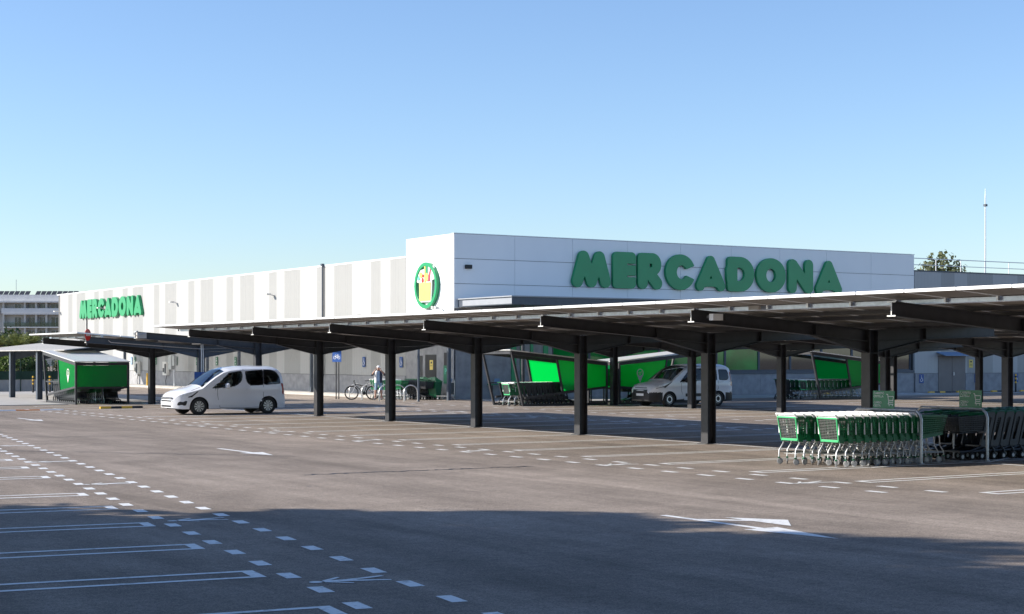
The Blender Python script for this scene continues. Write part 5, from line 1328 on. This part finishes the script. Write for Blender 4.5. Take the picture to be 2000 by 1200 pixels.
# ---------------------------------------------------------------- vegetation
def leaf_cloud(n, centres, radii, size, seed, flat=0.6, shell=0.55, aspect=0.6):
    rs = np.random.RandomState(seed); k = len(centres); C_ = np.array(centres); Rr = np.array(radii)
    vol = Rr.prod(axis=1)**(2/3.); pick = rs.choice(k, n, p=vol/vol.sum())
    d = rs.normal(size=(n,3)); d /= np.linalg.norm(d, axis=1)[:,None]
    rad = (shell + (1-shell)*rs.rand(n))[:,None]*(1+rs.normal(0,.07,n))[:,None]
    P_ = C_[pick] + d*rad*Rr[pick]
    nrm = d*flat + rs.normal(size=(n,3))*.7; nrm /= np.linalg.norm(nrm, axis=1)[:,None]
    a_ = np.cross(nrm, rs.normal(size=(n,3))); a_ /= np.linalg.norm(a_, axis=1)[:,None]; b_ = np.cross(nrm, a_)
    s_ = size*(.6+.8*rs.rand(n))[:,None]
    q0 = P_-a_*s_*.5; q1 = P_+b_*s_*aspect*.5; q2 = P_+a_*s_*.5; q3 = P_-b_*s_*aspect*.5
    V = np.stack([q0,q1,q2,q3],1).reshape(-1,3)
    me = bpy.data.meshes.new('crown'); me.vertices.add(4*n); me.vertices.foreach_set('co', V.ravel()); me.loops.add(4*n); me.loops.foreach_set('vertex_index', np.arange(4*n)); me.polygons.add(n)
    me.polygons.foreach_set('loop_start', np.arange(0,4*n,4)); me.polygons.foreach_set('loop_total', np.full(n,4)); me.update(calc_edges=True); me.validate(); return me
def tree(name, label, loc, h, rx, mat, n, size, seed, base=.3, group=None, clumps=16, shell=.5, cat='tree', trunk_r=None):
    rs = random.Random(seed); t = thing(name, label, cat, loc, rs.uniform(0,6), group)
    zc = h*(base+1)/2; rz_ = h*(1-base)/2; cs_, rr = [], []; tr_ = MB(); r0 = trunk_r or h*.022
    tops = []
    for i in range(clumps):
        while True:
            p_ = Vector((rs.uniform(-1,1), rs.uniform(-1,1), rs.uniform(-1,1)))
            if p_.length < 1: break
        p_ = p_.normalized()*(.35+.4*rs.random())
        c_ = (p_.x*rx, p_.y*rx, zc+p_.z*rz_); q = rs.uniform(.30,.46); cs_.append(c_); rr.append((rx*q, rx*q, min(rx*q*.9, rz_*.6))); tops.append(c_)
    tr_.tube([(0,0,0),(.03*rx,.02*rx,h*base),(-.02*rx,.03*rx,zc),(0,0,h*.9)],[r0*1.3,r0,r0*.6,r0*.15],8)
    for c_ in tops[:10]:
        z0 = min(max(h*base*.8, c_[2]-rz_*.6), h*.7); tr_.tube([(0,0,z0),(c_[0]*.5,c_[1]*.5,(z0+c_[2])/2+.1),c_],[r0*.5,r0*.3,r0*.1],5)
    tr_.build('trunk', M['bark'], t, smooth=True)
    me = leaf_cloud(n, cs_, rr, size, seed, shell=shell); me.materials.append(M[mat]); link('crown', me, t); return t
# row of trees that shades the near asphalt
for i, (x, y, h, rx) in enumerate(((-5.0,10.5,12.2,3.7),(-5.2,14.9,12.4,3.6),(-5.1,19.2,12.3,3.6),(-5.4,23.3,12.2,3.5),(-5.9,26.8,11.6,3.1))):
    tree('shade_tree', ['tall leafy tree of the row whose shade falls across the left bays','tall leafy tree second in the shade row','tall leafy tree in the middle of the shade row','tall leafy tree fourth in the shade row','tall leafy tree at the far end of the shade row'][i], (x,y,0), h, rx, 'leaf', 15000, .5, 30+i, .1, None, 40, .0)
for i, (x, y, h, rx) in enumerate(((-11.0,4.0,12.5,4.2),(-11.5,10.5,13.0,4.2),(-11.2,17.0,12.6,4.2),(-6.0,5.0,11.8,3.6),(-7.0,-3.0,12.0,4.0),(-1.0,-7.0,11.0,4.0))):  # more unseen trees, added to block sky and deepen the near shade
    tree('shade_tree', ['big dark tree behind the shade row, at its near end','big dark tree behind the middle of the shade row','big dark tree behind the far end of the shade row','tall leafy tree at the near end of the shade row','big dark tree on the corner beyond the shade row','big dark tree standing apart from the shade row'][i], (x,y,0), h, rx, 'leaf_dark', 5000, .6, 45+i, .08, None, 26, .1)
for i, (x, y, h, rx) in enumerate(((6,-6.5,12,4.2),(13.5,-6,11.5,4.0),(21,-7,12.5,4.3),(29,-6.5,11,4.0),(38,-8,12,4.2),(48,-9,10,3.8))):  # unseen trees added behind the camera to block sky light
    tree('street_tree', 'big broadleaf tree standing along the street edge of the car park', (x,y,0), h, rx, 'leaf', 3000, .75, 130+i, .15, 'street edge trees', 24, .1)
def at(px, d): return fwd*d + rgt*((px-1000)/3181*d)
for i, (px, d, h, rx, mat, lab) in enumerate(((5,185,5.6,4.2,'leaf_dark','dark broadleaf tree in front of the hotel, left of the palms'),(-28,175,5.2,3.5,'leaf_dark','dark broadleaf tree in front of the hotel at the far end'),(28,190,4.6,2.6,'leaf_dark','small dark tree between the palms below the hotel'))):
    p_ = at(px,d); tree('broadleaf_tree', lab, (p_.x,p_.y,0), h, rx, mat, 2600, .42, 60+i, .1, None, 14, .4)
def palm(label, px, d, h, n, L_, seed):
    rs = random.Random(seed); p_ = at(px,d); t = thing('palm_tree', label, 'palm', (p_.x,p_.y,0), 0, None)
    MB().tube([(0,0,0),(.05,0,h*.5),(0,.05,h)],[.28,.2,.22],8).build('trunk', M['bark'], t)
    for i in range(n):
        a_ = 2*math.pi*i/n + rs.uniform(-.2,.2); e = rs.uniform(.1,1.25); m_ = MB(); L2 = L_*rs.uniform(.8,1.1); rib = []
        for j in range(9):
            s_ = j/8*L2; z = h + math.sin(e)*s_ - .5*(s_/L2)**2*L2*.55; rib.append(Vector((math.cos(a_)*math.cos(e*.6)*s_, math.sin(a_)*math.cos(e*.6)*s_, z)))
        side = Vector((-math.sin(a_), math.cos(a_), 0))
        for j in range(1,9):
            w_ = .5*math.sin(math.pi*min(1,j/8*.9+.08))
            for sg_ in (-1,1):
                for kk in (0,.5):
                    b0 = rib[j-1].lerp(rib[j], kk); tip = b0 + side*sg_*w_ + (rib[j]-rib[j-1])*.8 - Vector((0,0,.18*w_)); m_.add([b0, b0+(rib[j]-rib[j-1])*.35, tip],[(0,1,2)])
        m_.tube([rib[0],rib[4],rib[8]],[.03,.02,.008],4); m_.build('frond', M['palm'], t, fix=False)
palm('broad feathery palm below the hotel windows', 34, 170, 3.2, 26, 2.6, 3); palm('smaller pale green palm beside the striped wall end', 62, 172, 3.6, 18, 1.9, 4); palm('palm half hidden among the dark trees by the hotel', 2, 172, 3.4, 18, 2.2, 5)
# hedge fence at the end of the car park
fe = thing('hedge_fence', 'low block wall with green screened wire fence at the car park end', 'fence', (14,102,0))
for k in range(9): MB().box((2.0*k,-.1,0),(2.0*k+1.985,.1,.72)).build('block', M['pavement'], fe); MB().tube([(2.0*k,-.16,0),(2.0*k,-.16,1.95)],.03,6).build('post', M['mesh_fence'], fe)
sc_ = MB(); sc_.box((0,-.14,.73),(18,-.125,1.25)); sc_.build('screen', M['mesh_fence'], fe)
wr = MB()
for z in (1.35,1.5,1.65,1.8,1.93): wr.bar((0,-.15,z),(18,-.15,z),.008)
for k in range(181): wr.bar((.1*k,-.15,1.25),(.1*k,-.15,1.93),.005)
wr.build('wire', M['mesh_fence'], fe)
for i in range(9):
    x = 15.5+2.0*i; h = rnd.uniform(2.1,2.9); mt = ('leaf_lime','leaf_lime','leaf','leaf_olive','leaf_lime')[i % 5]
    tree('bush', {'leaf_lime':'bright yellow-green bush growing above the wire fence','leaf':'mid green bush growing above the wire fence','leaf_olive':'greyish olive bush growing above the wire fence'}[mt], (x,103.6+rnd.uniform(0,.8),0), h, 1.35, mt, 2600, .17, 80+i, .0, 'bushes behind the wire fence', 16, .45, 'bush', .05)
# trees beyond the store roof on the right, and greenery across the street mirrored in the shop glass
tree('broadleaf_tree', 'sunlit tree crown showing above the roof railing', (96.5,90,0), 10.6, 4.5, 'leaf_olive', 5000, .4, 91, .35)
for i, (x, y, h, rx, mt) in enumerate(((70,-8,4.5,3.2,'leaf_olive'),(79,-6,3.4,2.6,'leaf_lime'),(88,-9,5.2,3.4,'leaf_olive'),(98,-7,3.8,3.0,'leaf_lime'),(62,-9,4.8,3.0,'leaf'))):
    tree('street_tree', ['olive tree across the street, mirrored in the shop glass','pale bush across the street beside the olive tree','taller olive tree across the street','pale bush across the street at the far end','green tree across the street nearest the long carport end'][i], (x,y,0), h, rx, mt, 1500, .4, 110+i, .1)
tag(MB().box((58,-14,0),(104,-13.6,2.6)).build('garden_wall', M['render']), 'long cream garden wall across the street', 'wall')
